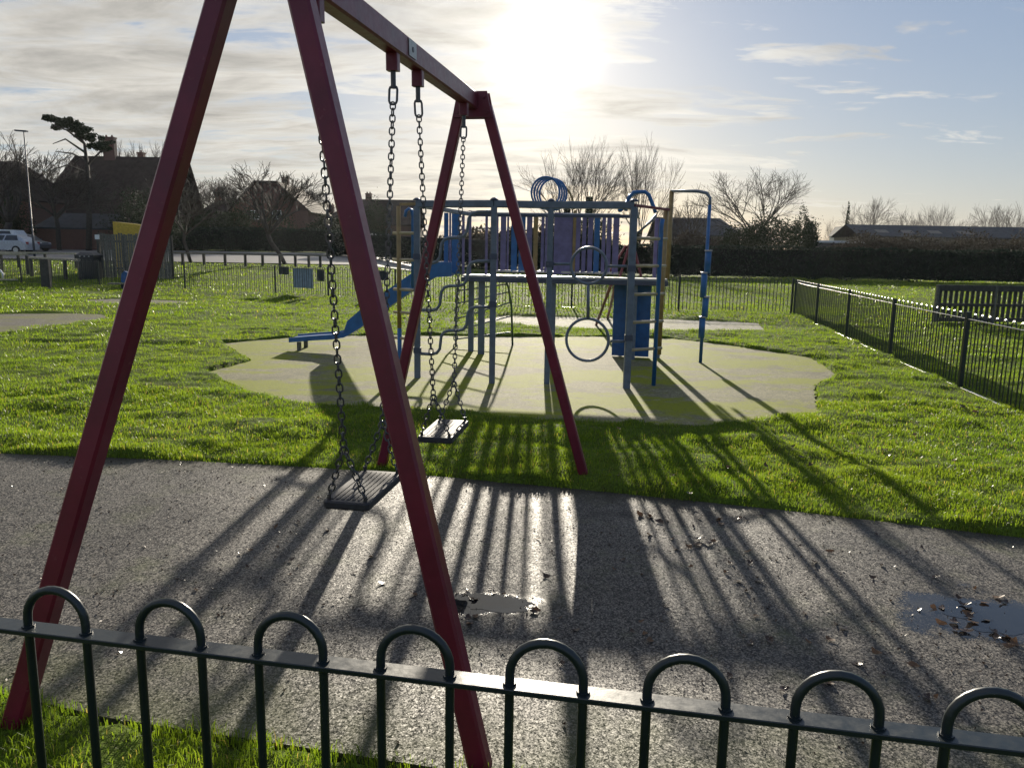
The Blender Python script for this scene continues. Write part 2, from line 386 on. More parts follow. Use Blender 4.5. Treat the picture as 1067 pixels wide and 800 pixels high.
def sdist(px, py, poly):
    """signed distance to a polygon, negative inside"""
    P = np.array(poly); d = np.full(px.shape, 1e9); ins = np.zeros(px.shape, bool)
    for i in range(len(P)):
        ax, ay = P[i]; bx, by = P[(i + 1) % len(P)]
        ex, ey = bx - ax, by - ay
        t = np.clip(((px - ax) * ex + (py - ay) * ey) / (ex * ex + ey * ey), 0, 1)
        d = np.minimum(d, np.hypot(px - ax - t * ex, py - ay - t * ey))
        c = ((ay > py) != (by > py)) & (px < (bx - ax) * (py - ay) / (by - ay + 1e-12) + ax)
        ins ^= c
    return np.where(ins, -d, d)
def rough_poly(poly, step=0.12, amp=0.025, seed=1):
    out = []; r = random.Random(seed)
    for i in range(len(poly)):
        a = Vector(poly[i]); b = Vector(poly[(i + 1) % len(poly)]); n = max(1, int((b - a).length / step))
        for k in range(n):
            q = a.lerp(b, k / n); out.append((q.x + r.uniform(-amp, amp), q.y + r.uniform(-amp, amp)))
    return out

# ------------------------------------------------------------------ the ground
TARMAC = [(-8.5, 6.35), (-5.6, 6.02), (-3.98, 5.80), (-2.6, 5.70), (-1.45, 5.56), (-0.4, 5.36), (0.52, 5.13), (1.8, 4.76), (3.05, 4.34), (4.6, 3.75), (7.5, 2.6),
          (7.5, 0.6), (2.0, 1.70), (-0.27, 2.21), (-0.72, 2.30), (-1.38, 2.43), (-1.95, 2.60), (-4.2, 3.15), (-8.5, 4.2)]
SURF = [gnd(*q)[:2] for q in [(216,388),(262,376),(232,358),(300,352),(360,350),(430,349),(520,351),(640,351),(700,353),(760,360),(845,373),(873,391),(848,402),(853,430),(800,438),(745,443),(690,443),(640,440),(570,437),(500,432),(400,427),(300,418),(255,406)]]
PAVE = [gnd(*q)[:2] for q in [(480,337),(527,329),(600,331),(700,333),(790,337),(796,344),(700,345),(600,342)]]
PATCH1 = [gnd(*q)[:2] for q in [(-60,329),(60,326.5),(105,328),(112,331),(70,339),(0,347),(-60,352)]]
PATCH2 = [gnd(*q)[:2] for q in [(85,313),(130,311.5),(190,314),(208,316.5),(150,318),(95,316)]]
ROAD_Y0, ROAD_Y1 = 52.0, 74.0
def terrain(x, y):
    """the field rises gently towards the road on the left"""
    k = np.clip((-x / np.maximum(y, 1) - 0.10) / 0.10, 0, 1); k = k * k * (3 - 2 * k)
    h = np.clip(y - 35.0, 0, 41.0) * 0.0265
    return k * h
def lump(x, y):
    n = (vnoise(x * 0.9, y * 0.9, 3) - 0.5) * 0.07 + (vnoise(x * 2.4, y * 2.9, 5) - 0.5) * 0.06 + (vnoise(x * 7, y * 7, 9) - 0.5) * 0.032
    return n * np.clip((60 - y) / 30, 0, 1)
POLYS = [TARMAC, SURF, PAVE, PATCH1, PATCH2]
def lawn_sd(x, y):
    d = np.full(x.shape, 1e9)
    for p in POLYS: d = np.minimum(d, sdist(x, y, p))
    return d
def ground_z(x, y, sd):
    up = 0.028 + np.maximum(lump(x, y), -0.02)
    wob = (vnoise(x * 6, y * 6, 21) - 0.5) * 0.06
    k = np.clip((sd + wob) / 0.05 + 0.3, 0, 1)
    return (-0.06 * (1 - k) + up * k) + terrain(x, y)
def axis(dense0, dense1, step, lo, hi, g=1.16):
    a = list(np.arange(dense0, dense1, step)); s = step; x = a[-1]
    while x < hi: s *= g; x += s; a.append(x)
    s = step; x = a[0]; b = []
    while x > lo: s *= g; x -= s; b.append(x)
    return np.array(b[::-1] + a)
gx = axis(-5.6, 6.2, 0.055, -700, 700); gy = axis(1.6, 15.2, 0.055, -60, 1500, 1.06)
GX, GY = np.meshgrid(gx, gy); sd = lawn_sd(GX, GY)
GZ = ground_z(GX, GY, sd)
V = np.stack([GX.ravel(), GY.ravel(), GZ.ravel()], 1); nx = len(gx); ny = len(gy)
ii = (np.arange(ny - 1)[:, None] * nx + np.arange(nx - 1)[None, :]).ravel()
Q = np.stack([ii, ii + 1, ii + 1 + nx, ii + nx], 1)
g = structure(fast_mesh('ground', V, Q.ravel(), 'ground', np.full(len(Q), 4)))
g.data.polygons.foreach_set('use_smooth', [True] * len(g.data.polygons))

def sheet(name, poly, z, mat, thick=0.05):
    m = MB(); m.prism(poly, z - thick, z); return structure(m.build(name, mat))
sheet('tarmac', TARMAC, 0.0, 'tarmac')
sheet('safety_surface', rough_poly(SURF, 0.09, 0.03, 3), 0.004, 'surf')
sheet('paving', PAVE, 0.006, 'paving')
sheet('safety_surface', rough_poly(PATCH1, 0.4, 0.04, 4), 0.010, 'surf_grey')
sheet('safety_surface', rough_poly(PATCH2, 0.4, 0.04, 5), 0.010, 'surf_grey')
# the road beyond the field, lying on the rise
m = MB(); xs = np.linspace(-90, -6, 43)
for x0, x1 in zip(xs[:-1], xs[1:]):
    for y0, y1 in zip(np.linspace(ROAD_Y0, ROAD_Y1, 8)[:-1], np.linspace(ROAD_Y0, ROAD_Y1, 8)[1:]):
        q = [(x0, y0), (x1, y0), (x1, y1), (x0, y1)]
        zs = terrain(np.array([p[0] for p in q]), np.array([p[1] for p in q])) + 0.09
        m.add([(p[0], p[1], z) for p, z in zip(q, zs)], [(0, 1, 2, 3)])
structure(m.build('road', 'road', smooth=True))
def tz(x, y): return float(terrain(np.array([x]), np.array([y]))[0])

# puddles
def blob(cx, cy, rx, ry, seed, n=64):
    r = random.Random(seed); ph = [r.uniform(0, 6.28) for _ in range(6)]
    o = []
    for i in range(n):
        a = 2 * math.pi * i / n
        k = 1 + 0.16 * math.sin(2 * a + ph[0]) + 0.13 * math.sin(3 * a + ph[1]) + 0.09 * math.sin(5 * a + ph[2]) + 0.06 * math.sin(9 * a + ph[3]) + 0.04 * math.sin(14 * a + ph[4])
        o.append((cx + rx * k * math.cos(a), cy + ry * k * math.sin(a)))
    return o
for i, (c, rx, ry) in enumerate(PUD[:2]):
    k = (0.62, 0.6)[i]
    m = MB(); o = blob(c[0] + (0.03 if i == 0 else 0.12), c[1], rx * k, ry * k, 40 + i); m.prism(o, 0.0004, 0.0012); structure(m.build('puddle', 'water'))

# ------------------------------------------------------------------ grass
def blades(x, y, z, h, w, two, tint):
    n = len(x); a = nrg.uniform(0, 2 * np.pi, n); lean = nrg.uniform(0.15, 0.75, n) * h
    dx, dy = np.cos(a), np.sin(a); b = nrg.uniform(0, 2 * np.pi, n); wx, wy = np.cos(b) * w / 2, np.sin(b) * w / 2
    P0 = np.stack([x - wx, y - wy, z - 0.008], 1); P1 = np.stack([x + wx, y + wy, z - 0.008], 1)
    tip = np.stack([x + dx * lean, y + dy * lean, z + h * 0.80], 1)
    if two:
        mx, my, mz = x + dx * lean * 0.32, y + dy * lean * 0.32, z + h * 0.58
        P2 = np.stack([mx + wx * 0.8, my + wy * 0.8, mz], 1); P3 = np.stack([mx - wx * 0.8, my - wy * 0.8, mz], 1)
        Vv = np.stack([P0, P1, P2, P3, tip], 1).reshape(-1, 3); k = 5
        base = np.arange(n) * 5
        L = np.stack([base, base + 1, base + 2, base + 3, base + 3, base + 2, base + 4], 1).ravel()
        S = np.tile([4, 3], n)
    else:
        Vv = np.stack([P0, P1, tip], 1).reshape(-1, 3); k = 3
        base = np.arange(n) * 3; L = np.stack([base, base + 1, base + 2], 1).ravel(); S = np.full(n, 3)
    return Vv, L, S, np.repeat(tint, k)
VV, LL, SS, TT = [], [], [], []; off = 0
def sow(y0, y1, dens, hmin, hmax, wmin, wmax, two, margin=0.06, xw=0.88, pad=0.9):
    global off
    area = (y1 - y0) * 2 * (xw * y1 + pad); n = int(area * dens)
    x = nrg.uniform(-(xw * y1 + pad), xw * y1 + pad, n); y = nrg.uniform(y0, y1, n)
    keep = np.abs(x) < xw * y + pad
    x, y = x[keep], y[keep]
    sd_ = lawn_sd(x, y)
    k = sd_ > nrg.uniform(-0.035, 0.03, len(x)); x, y, sd_ = x[k], y[k], sd_[k]
    clump = vnoise(x * 3.1, y * 3.1, 31) * 0.5 + vnoise(x * 9, y * 9, 33) * 0.5
    k = nrg.uniform(0, 1, len(x)) < 0.12 + 1.15 * clump; x, y, sd_, clump = x[k], y[k], sd_[k], clump[k]
    z = np.maximum(ground_z(x, y, sd_), 0.0) * 1.0
    h = nrg.uniform(hmin, hmax, len(x)) * (0.35 + 1.25 * clump)
    w = nrg.uniform(wmin, wmax, len(x))
    ti = np.clip(nrg.normal(0.5, 0.2, len(x)) + (clump - 0.5) * 0.3, 0, 0.93)
    ti = np.where(nrg.uniform(0, 1, len(x)) < (0.03 if y1 < 9 else 0.010), 1.0, ti)
    v, l, s, t_ = blades(x, y, z, h, w, two, ti)
    VV.append(v); LL.append(l + off); SS.append(s); TT.append(t_); off += len(v)
sow(1.5, 3.0, 10500, 0.024, 0.056, 0.0022, 0.0042, True)
sow(4.0, 6.2, 8000, 0.018, 0.044, 0.0028, 0.0045, True)
sow(6.2, 8.5, 4600, 0.020, 0.046, 0.0035, 0.006, True)
sow(8.5, 12, 2200, 0.022, 0.052, 0.005, 0.009, False)
sow(12, 17, 950, 0.025, 0.058, 0.009, 0.014, False)
sow(17, 25, 330, 0.030, 0.075, 0.016, 0.026, False)
sow(25, 38, 90, 0.035, 0.085, 0.03, 0.045, False)
sow(38, 56, 32, 0.04, 0.10, 0.05, 0.08, False)
# no blades on the road
gr = fast_mesh('grass', np.concatenate(VV), np.concatenate(LL), 'grass', np.concatenate(SS), None, np.concatenate(TT))
gr['kind'] = 'stuff'; gr['label'] = 'short sunlit green grass of the playground lawn and field'; gr['category'] = 'grass'
print('blades verts', off)

# ------------------------------------------------------------------ swing frame
NL, NR, FL, FR = Vector((-1.67, 2.37, 0)), Vector((-0.08, 2.21, 0)), Vector((-0.97, 5.59, 0)), Vector((0.54, 5.36, 0))
NA, FA = Vector((-0.76, 2.45, 2.50)), Vector((-0.29, 5.40, 2.60))
BD = (FA - NA).normalized(); BU = Vector((BD.y, -BD.x, 0)).normalized(); BZ = BU.cross(BD)
sw = thing('swing_set', ((NL + FR) / 2)[:], 'tall dark red steel A-frame of the swings straddling the tarmac edge', 'swing frame')
m = MB(); m.bar(NA - BD * 0.16, FA + BD * 0.05, 0.075, 0.105, BZ); m.build('crossbeam', 'red', sw)
for apex, feet in ((NA, (NL, NR)), (FA, (FL, FR))):
    for f, s in zip(feet, (-1, 1)):
        top = apex + BU * (0.090 * s) - Vector((0, 0, 0.03)); d = (f - top).normalized()
        m = MB(); m.bar(f + d * 0.06, top, 0.068, 0.068, BD); m.build('leg', 'red', sw)
    m = MB()
    for e in (-0.047, 0.047):
        c = apex + BD * e
        o = [c + BU * (-0.135) - BZ * 0.105, c + BU * 0.135 - BZ * 0.105, c + BU * 0.10 + BZ * 0.060, c - BU * 0.10 + BZ * 0.060]
        t_ = BD * 0.006
        m.add([q - t_ for q in o] + [q + t_ for q in o], [(0, 1, 2, 3), (7, 6, 5, 4), (0, 4, 5, 1), (1, 5, 6, 2), (2, 6, 7, 3), (3, 7, 4, 0)])
    br = m.build('apex_bracket', 'red', sw)
    for e in (-1, 1):
        for (a, b) in ((-0.10, -0.07), (0.10, -0.07), (-0.08, 0.025), (0.08, 0.025)):
            m = MB(); c = apex + BU * a + BZ * b + BD * (0.053 * e); m.tube([c, c + BD * (0.012 * e)], 0.012, 8); m.build('bolt', 'red', br)
def beam_pt(s): return NA + (FA - NA) * s
# hangers and a maker's plate with its small dark mark
hang = []
for s in (0.125, 0.415, 0.55, 0.90):
    c = beam_pt(s) - BZ * 0.052
    m = MB(); m.bar(c + BZ * 0.012, c - BZ * 0.075, 0.054, 0.05, BD, 0.005); h = m.build('hanger', 'red', sw)
    m = MB(); m.tube([c - BZ * 0.075, c - BZ * 0.15], 0.012, 10); m.build('swivel', 'chain', h)
    hang.append(c - BZ * 0.145)
c = beam_pt(0.475) + BU * 0.0395
m = MB(); m.add([c + BD * a + BZ * b + BU * e for e in (0, 0.003) for a, b in ((-0.06, -0.035), (0.06, -0.035), (0.06, 0.04), (-0.06, 0.04))],
                [(3, 2, 1, 0), (4, 5, 6, 7), (0, 1, 5, 4), (1, 2, 6, 5), (2, 3, 7, 6), (3, 0, 4, 7)])
pl = m.build('nameplate', 'plate', sw); pl['label'] = 'small pale plate with a dark mark fixed to the beam'
m = MB(); m.tube([c + BU * 0.003, c + BU * 0.0055], 0.013, 12); m.build('plate_mark', 'signdark', pl)

# swing seats: a link chain splits in two above each end of the seat
def link(m, c, d, side, L, W, r, n=5):
    u = d; w = side; pts = []
    hs = (L - W) / 2
    for k in range(6): a = math.pi * k / 5; pts.append(c + u * (hs + math.sin(a) * W / 2) + w * (math.cos(a) * W / 2))
    for k in range(6): a = math.pi * k / 5; pts.append(c - u * (hs + math.sin(a) * W / 2) - w * (math.cos(a) * W / 2))
    m.tube(pts, r, n, True)
def chain(a, b, mb, L=0.036, W=0.023, r=0.0036, first=0.0, sag=0.0):
    a, b = Vector(a), Vector(b); d = (b - a); n = max(1, round(d.length / (L - 2 * r))); step = d.length / n; d.normalize()
    s0 = Vector((1, 0, 0)); s0 = (s0 - d * s0.dot(d)).normalized(); s1 = d.cross(s0)
    tw = rnd.uniform(-0.4, 0.4); jit = random.Random(int(a.x * 1000) + 5)
    for k in range(n):
        ang = tw + (math.pi / 2 if k % 2 else 0) + jit.uniform(-0.22, 0.22)
        link(mb, a + d * (step * (k + 0.5)), d, s0 * math.cos(ang) + s1 * math.sin(ang), step + 2 * r, W, r)
def seat(corners_px, z, tops, label):
    P = [Vector(gnd(x, y, z)) for x, y in corners_px]      # near left, near right, far right, far left
    ctr = sum(P, Vector()) / 4
    e1 = ((P[2] + P[3]) / 2 - (P[0] + P[1]) / 2); e1.z = 0; e1.normalize(); e2 = Vector((e1.y, -e1.x, 0))
    hl, hw = 0.235, 0.098
    t = thing('swing', (ctr.x, ctr.y, z - 0.034), label, 'swing seat', 'black swings hanging on chains')
    def q(a, b, dz): return ctr + e1 * a + e2 * b + Vector((0, 0, dz))
    m = MB(); ch = 0.012; o = [(-hl + ch, -hw), (hl - ch, -hw), (hl, -hw + ch), (hl, hw - ch), (hl - ch, hw), (-hl + ch, hw), (-hl, hw - ch), (-hl, -hw + ch)]
    lv = [(-0.034, 0.975), (-0.026, 1.0), (-0.006, 1.0), (0.0, 0.97)]
    m.add([q(a * s, b * s, dz) for dz, s in lv for a, b in o], [tuple(range(7, -1, -1)), tuple(range(24, 32))] + [(8 * l + i, 8 * l + (i + 1) % 8, 8 * l + 8 + (i + 1) % 8, 8 * l + 8 + i) for l in range(3) for i in range(8)])
    pd = m.build('seat_pad', 'rubber', t)
    m = MB()
    for k in range(-3, 4):                                  # raised grip ribs along the top
        b = k * 0.023
        m.add([q(a, b + e, dz) for dz in (0.0, 0.003) for a, e in ((-hl * 0.86, -0.006), (hl * 0.86, -0.006), (hl * 0.86, 0.006), (-hl * 0.86, 0.006))],
              [(4, 5, 6, 7), (0, 1, 5, 4), (1, 2, 6, 5), (2, 3, 7, 6), (3, 0, 4, 7)])
    m.build('grip_rib', 'rubber', pd)
    for sgn, top in zip((-1, 1), tops):
        end = q(sgn * (hl - 0.025), 0, 0)
        up = (top - end).normalized(); split = end + up * 0.235
        m = MB(); L0 = 0.085; d = (split - top).normalized()
        link(m, top + d * (L0 / 2 - 0.008), d, Vector((1, 0, 0)), L0, 0.036, 0.0055, 6)
        chain(top + d * (L0 - 0.016), split, m); m.build('chain', 'chain', t)
        for s2 in (-1, 1):
            low = q(sgn * (hl - 0.025), s2 * (hw - 0.02), 0.012)
            m = MB(); chain(split, low, m); m.build('bridle_chain', 'chain', t)
            m = MB(); m.tube([low + Vector((0, 0, -0.018)), low + Vector((0, 0, 0.012))], 0.008, 8); m.build('eye_bolt', 'chain', t)
    return t
seat([(330, 522), (388, 526), (420, 492), (379, 488)], 0.60, hang[0:2], 'larger looking black swing seat hanging close to the red leg, over tarmac')
seat([(434, 452), (473, 458), (490, 439), (454, 436)], 0.60, hang[2:4], 'smaller looking black swing seat hanging over grass towards the climbing frame')

# ------------------------------------------------------------------ bow-top railings
def hoop_pts(p0, p1, z0, zt, seg=8):
    """an upside-down U from p0 to p1, springing so that its crown reaches zt"""
    p0, p1 = Vector(p0), Vector(p1); w = (p1 - p0); r = w.length / 2; c = (p0 + p1) / 2; w.normalize()
    pts = [Vector((p0.x, p0.y, z0))]
    for k in range(seg + 1):
        a = math.pi * (1 - k / seg); q = c + w * (r * math.cos(a)); pts.append(Vector((q.x, q.y, zt - r + r * math.sin(a))))
    pts.append(Vector((p1.x, p1.y, z0)))
    return pts
# the railing right in front of us
A, B = Vector((-0.933, 1.392, 0)), Vector((0.69, 1.096, 0)); D = (B - A).normalized()
nf = thing('bow_top_railing', (A + D * 0.8)[:], 'dark green bow-top railing running across the foreground, hoops close up', 'railing')
RZ = 0.885
m = MB(); m.bar(A - D * 1.25 + Vector((0, 0, RZ - 0.005)), B + D * 1.25 + Vector((0, 0, RZ - 0.005)), 0.042, 0.010, (0, 0, 1), 0.0015); m.build('top_rail', 'fence', nf)
m = MB(); m.bar(A - D * 1.25 + Vector((0, 0, 0.10)), B + D * 1.25 + Vector((0, 0, 0.10)), 0.042, 0.010, (0, 0, 1), 0.0015); m.build('bottom_rail', 'fence', nf)
t0 = [-0.933, -0.695, -0.457, -0.225, 0.0049, 0.235, 0.467, 0.690, 0.915, 1.145, 1.375, 1.605, -1.17, -1.41, -1.65, -1.89]
for i, x in enumerate(sorted(t0)):
    p0 = A + D * ((x - A.x) / D.x); p1 = p0 + D * 0.127
    m = MB(); m.tube(hoop_pts(p0, p1, 0.04, 0.966, 14), 0.0082, 10); hp = m.build('hoop', 'fence', nf, True)
    for q in (p0, p1):
        m = MB(); m.tube([q + Vector((0, 0, RZ - 0.001)), q + Vector((0, 0, RZ + 0.003))], 0.0118, 10); m.build('weld', 'fence', hp)

def railing(path_posts, label, pitch, h, r=0.007, seg=5, rail=0.036, name='bow_top_railing', ends=(True, True), n=4):
    t = thing(name, (*path_posts[0][:2], 0), label, 'railing')
    for (x, y) in path_posts:
        z = tz(x, y); m = MB(); m.bar((x, y, z - 0.05), (x, y, z + h), 0.055, 0.055, (0, 1, 0)); m.build('post', 'fence', t)
    for (a, b) in zip(path_posts[:-1], path_posts[1:]):
        a, b = Vector((*a, 0)), Vector((*b, 0)); d = b - a; L = d.length; d.normalize(); m = MB()
        za, zb = tz(a.x, a.y), tz(b.x, b.y)
        for zz in (h - 0.085, 0.018):
            m.bar(a + d * 0.03 + Vector((0, 0, za + zz)), b - d * 0.03 + Vector((0, 0, zb + zz)), rail, 0.010, (0, 0, 1), 0.001)
        k = max(2, int((L - 0.08) / pitch)); off_ = (L - k * pitch) / 2
        for i in range(k):
            s0 = off_ + pitch * (i + 0.22); s1 = s0 + pitch * 0.56
            p0, p1 = a + d * s0, a + d * s1; z = za + (zb - za) * s0 / L
            pts = hoop_pts((p0.x, p0.y, 0), (p1.x, p1.y, 0), 0.06 + z, h - 0.01 + z, seg)
            m.tube(pts, r, n)
        m.build('panel', 'fence', t)
    return t
RF = [(7.91, 21.72), (7.33, 18.62), (6.80, 15.65), (6.17, 12.5), (5.68, 9.62), (5.18, 6.75), (4.70, 3.9)]
railing(RF, 'dark bow-top railing running away along the right side of the lawn', 0.205, 0.97, 0.008)
# the far railing: posts where the photograph has them, on a line that bends once
LINE = [(7.91, 21.72), (4.7, 22.0), (-1.6, 23.5), (-8.4, 27.0), (-16.2, 30.2), (-26, 33.5)]
def on_line(px):
    d = _ray(px, 300); k = d[0] / d[1]
    for (a, b) in zip(LINE[:-1], LINE[1:]):
        den = (b[0] - a[0]) - k * (b[1] - a[1]); s = (k * a[1] - a[0]) / den
        if -1e-6 <= s <= 1.000001: return (a[0] + (b[0] - a[0]) * s, a[1] + (b[1] - a[1]) * s)
FP = [on_line(p) for p in (827, 708, 596, 484, 412, 342, 287, 193, 104, 23, -50)]
FP[0] = (7.85, 21.78)
railing(FP, 'long dark bow-top railing across the back of the lawn, behind the slide', 0.20, 1.0, 0.0105, 4)
# boards hung on the far railing
def board(px0, px1, py0, py1, mat, name, label, off_=-0.06):
    a = on_line(px0); b = on_line(px1)
    Y = (a[1] + b[1]) / 2; z1 = at((px0 + px1) / 2, py0, Y)[2]; z0 = at((px0 + px1) / 2, py1, Y)[2]
    A_, B_ = Vector((*a, 0)), Vector((*b, 0)); d = (B_ - A_).normalized(); nrm = Vector((d.y, -d.x, 0))
    if nrm.y > 0: nrm = -nrm
    A_ += nrm * -off_; B_ += nrm * -off_
    m = MB(); m.add([p + Vector((0, 0, z)) + nrm * e for e in (0, 0.012) for p, z in ((A_, z0), (B_, z0), (B_, z1), (A_, z1))],
                    [(3, 2, 1, 0), (4, 5, 6, 7), (0, 1, 5, 4), (1, 2, 6, 5), (2, 3, 7, 6), (3, 0, 4, 7)])
    return m.thing(name, mat, label, 'sign')
board(305, 325, 279.5, 300, 'signblue', 'notice_board', 'pale blue grey board on the far railing beside the swing chain', 0.06)
board(290, 300, 278, 286, 'signdark', 'notice_board', 'small wide dark sign high on the far railing, left of the pale board', 0.06)
board(329.5, 337, 281, 293, 'signdark', 'notice_board', 'small upright dark sign on the far railing, hidden partly by chain', 0.06)
board(393, 401.5, 282, 292, 'signdark', 'notice_board', 'dark square sign on the far railing right of the red leg', 0.06)

# ------------------------------------------------------------------ climbing frame
pf = thing('climbing_frame', (0.2, 11.6, 0), 'blue, purple and grey metal climbing frame with slide, ladders and raised deck', 'climbing frame')
YF = 9.40
pA, pB, pC, pD = (-1.21, 9.70), (-0.25, 9.40), (0.43, 9.42), (1.39, 9.20)
pE, pL = (1.76, 9.42), (-1.46, 9.86)
TOP = 2.14
def post(x, y, z1, w, mat, z0=-0.05, name='post'):
    m = MB(); m.bar((x, y, z0), (x, y, z1), w, w, (0, 1, 0)); return m.build(name, mat, pf)
for (x, y), w in ((pA, 0.076), (pB, 0.074), (pC, 0.068), (pD, 0.082)): post(x, y, TOP, w, 'grey_post')
# ladder side posts: yellow above, blue below
for (x, y) in (pL,):
    m = MB(); m.tube([(x, y, 0.62), (x, y, TOP + 0.01)], 0.028, 10); m.build('ladder_post', 'yellow', pf, True)
    m = MB(); m.tube([(x, y, -0.05), (x, y, 0.62)], 0.028, 10); m.build('ladder_post', 'blue', pf, True)
m = MB(); m.tube([(pE[0], pE[1], -0.05), (pE[0], pE[1], 1.95), (pE[0] + 0.01, pE[1], 2.03)], 0.027, 10); m.build('ladder_post', 'blue', pf, True)
m = MB(); m.tube([(1.87, 9.75, 0.35), (1.87, 9.75, TOP + 0.02)], 0.03, 10); m.build('ladder_post', 'yellow', pf, True)
# caps on the posts and clamp collars where the bars meet them
for (x, y), w_ in ((pA, 0.05), (pB, 0.05), (pC, 0.046), (pD, 0.054)):
    m = MB(); m.tube([(x, y, TOP + 0.074), (x, y, TOP + 0.085), (x, y, TOP + 0.105)], w_, 10, scale=[1.0, 0.95, 0.4]); m.build('post_cap', 'deck_edge', pf, True)
for (x, y), zs in ((pA, (0.36, 0.93, 1.53)), (pB, (0.98, 1.55)), (pD, (0.62, 1.44)), (pC, (1.47,))):
    for z in zs:
        m = MB(); m.bar((x, y, z - 0.035), (x, y, z + 0.035), 0.095, 0.095, (0, 1, 0)); m.build('clamp', 'deck_edge', pf)
# top beams
m = MB(); m.bar((pL[0] + 0.03, 9.82, TOP + 0.03), (pA[0], 9.70, TOP + 0.03), 0.035, 0.03, (0, 0, 1)); m.build('top_bar', 'yellow', pf)
for a, b in ((pA, pB), (pB, pC), (pC, pD)):
    m = MB(); m.bar((a[0], a[1], TOP + 0.03), (b[0], b[1], TOP + 0.03), 0.075, 0.085, (0, 0, 1)); m.build('top_beam', 'grey_post', pf)
m = MB(); m.bar((pD[0], pD[1], TOP + 0.03), (1.90, 9.72, TOP + 0.015), 0.035, 0.03, (0, 0, 1)); m.build('top_bar', 'red_pole', pf)
# overhead side rails back to the deck
for a, b in ((pA, (-0.62, 12.1)), (pD, (1.83, 11.74))):
    m = MB(); m.bar((a[0], a[1], TOP + 0.02), (b[0], b[1], TOP + 0.02), 0.05, 0.06, (0, 0, 1)); m.build('side_beam', 'grey_post', pf)
m = MB(); m.bar((-0.62, 12.1, TOP + 0.02), (1.83, 11.75, TOP + 0.02), 0.05, 0.05, (0, 0, 1)); m.build('side_beam', 'deck_edge', pf)
# end ladders
def rungs(a, b, zs, over, mat='rung'):
    for z in zs:
        A_, B_ = Vector((*a, z)), Vector((*b, z)); d = (B_ - A_).normalized()
        m = MB(); m.tube([A_ - d * over[0], B_ + d * over[1]], 0.019, 8); m.build('rung', mat, pf, True)
rungs(pL, pA, [at(425, y, 9.78)[2] for y in (243, 271, 302, 326, 353)], (0.09, 0.0))
rungs(pD, pE, [at(668, y, 9.3)[2] for y in (248.5, 277, 306.5, 335.5, 364)], (0.0, 0.10))
# S-shaped stepping bars between the two left posts
def step_bar(zl):
    a, b = Vector((*pA, 0)), Vector((*pB, 0)); d = (b - a)
    prof = [(0.0, 0.0), (0.20, 0.0), (0.265, 0.02), (0.305, 0.075), (0.315, 0.15), (0.325, 0.235), (0.365, 0.29), (0.43, 0.31), (0.55, 0.315),
            (0.62, 0.335), (0.66, 0.39), (0.67, 0.46), (0.68, 0.545), (0.72, 0.60), (0.79, 0.62), (1.0, 0.625)]
    m = MB(); m.tube([(*(a + d * s)[:2], zl + h) for s, h in prof], 0.02, 8); m.build('step_bar', 'grey_post', pf, True)
for y in (368.5, 323, 274):
    step_bar(at(440, y, 9.68)[2] )
# hoops between the two right posts
def ring(c, r, tr, mat='grey_post'):
    m = MB(); d = (Vector((*pD, 0)) - Vector((*pC, 0))).normalized()
    m.tube([Vector(c) + d * (r * math.cos(2 * math.pi * k / 32)) + Vector((0, 0, r * math.sin(2 * math.pi * k / 32))) for k in range(32)], tr, 8, True)
    return m.build('ring', mat, pf, True)
def crod(x0, x1, y, mat='grey_post'):
    def P(px): 
        s = (at(px, y, 9.3)[0] - pC[0]) / (pD[0] - pC[0]); Y = pC[1] + (pD[1] - pC[1]) * s; return at(px, y, Y)
    m = MB(); m.tube([P(x0), P(x1)], 0.017, 8); m.build('link_rod', mat, pf, True)
R1 = at(613.5, 277, 9.31); R2 = at(612, 354, 9.31)
ring(R1, 0.215, 0.018); ring(R2, 0.258, 0.018)
crod(576, 595, 275); crod(632, 653, 277.5); crod(636, 653, 355.5)
m = MB(); m.tube([(R1[0], R1[1], R1[2] - 0.22), (R2[0], R2[1], R2[2] + 0.258)], 0.02, 8); m.build('link_rod', 'grey_post', pf, True)
# deck
DZ = 1.245
DECK = [(-0.80, 12.05), (2.30, 11.62), (2.37, 12.10), (-0.75, 12.52)]
m = MB(); m.prism(DECK, DZ - 0.03, DZ); m.build('deck', 'deck', pf)
for a, b in zip(DECK, DECK[1:] + DECK[:1]):
    m = MB(); m.bar((a[0], a[1], DZ - 0.07), (b[0], b[1], DZ - 0.07), 0.04, 0.07, (0, 0, 1)); m.build('deck_fascia', 'deck_edge', pf)
for (x, y), w in (((-0.50, 12.12), 0.105), ((0.60, 11.95), 0.11), ((1.83, 11.80), 0.11), ((2.27, 12.02), 0.09), ((-0.68, 12.42), 0.09)):
    post(x, y, DZ - 0.02, w, 'grey_post')
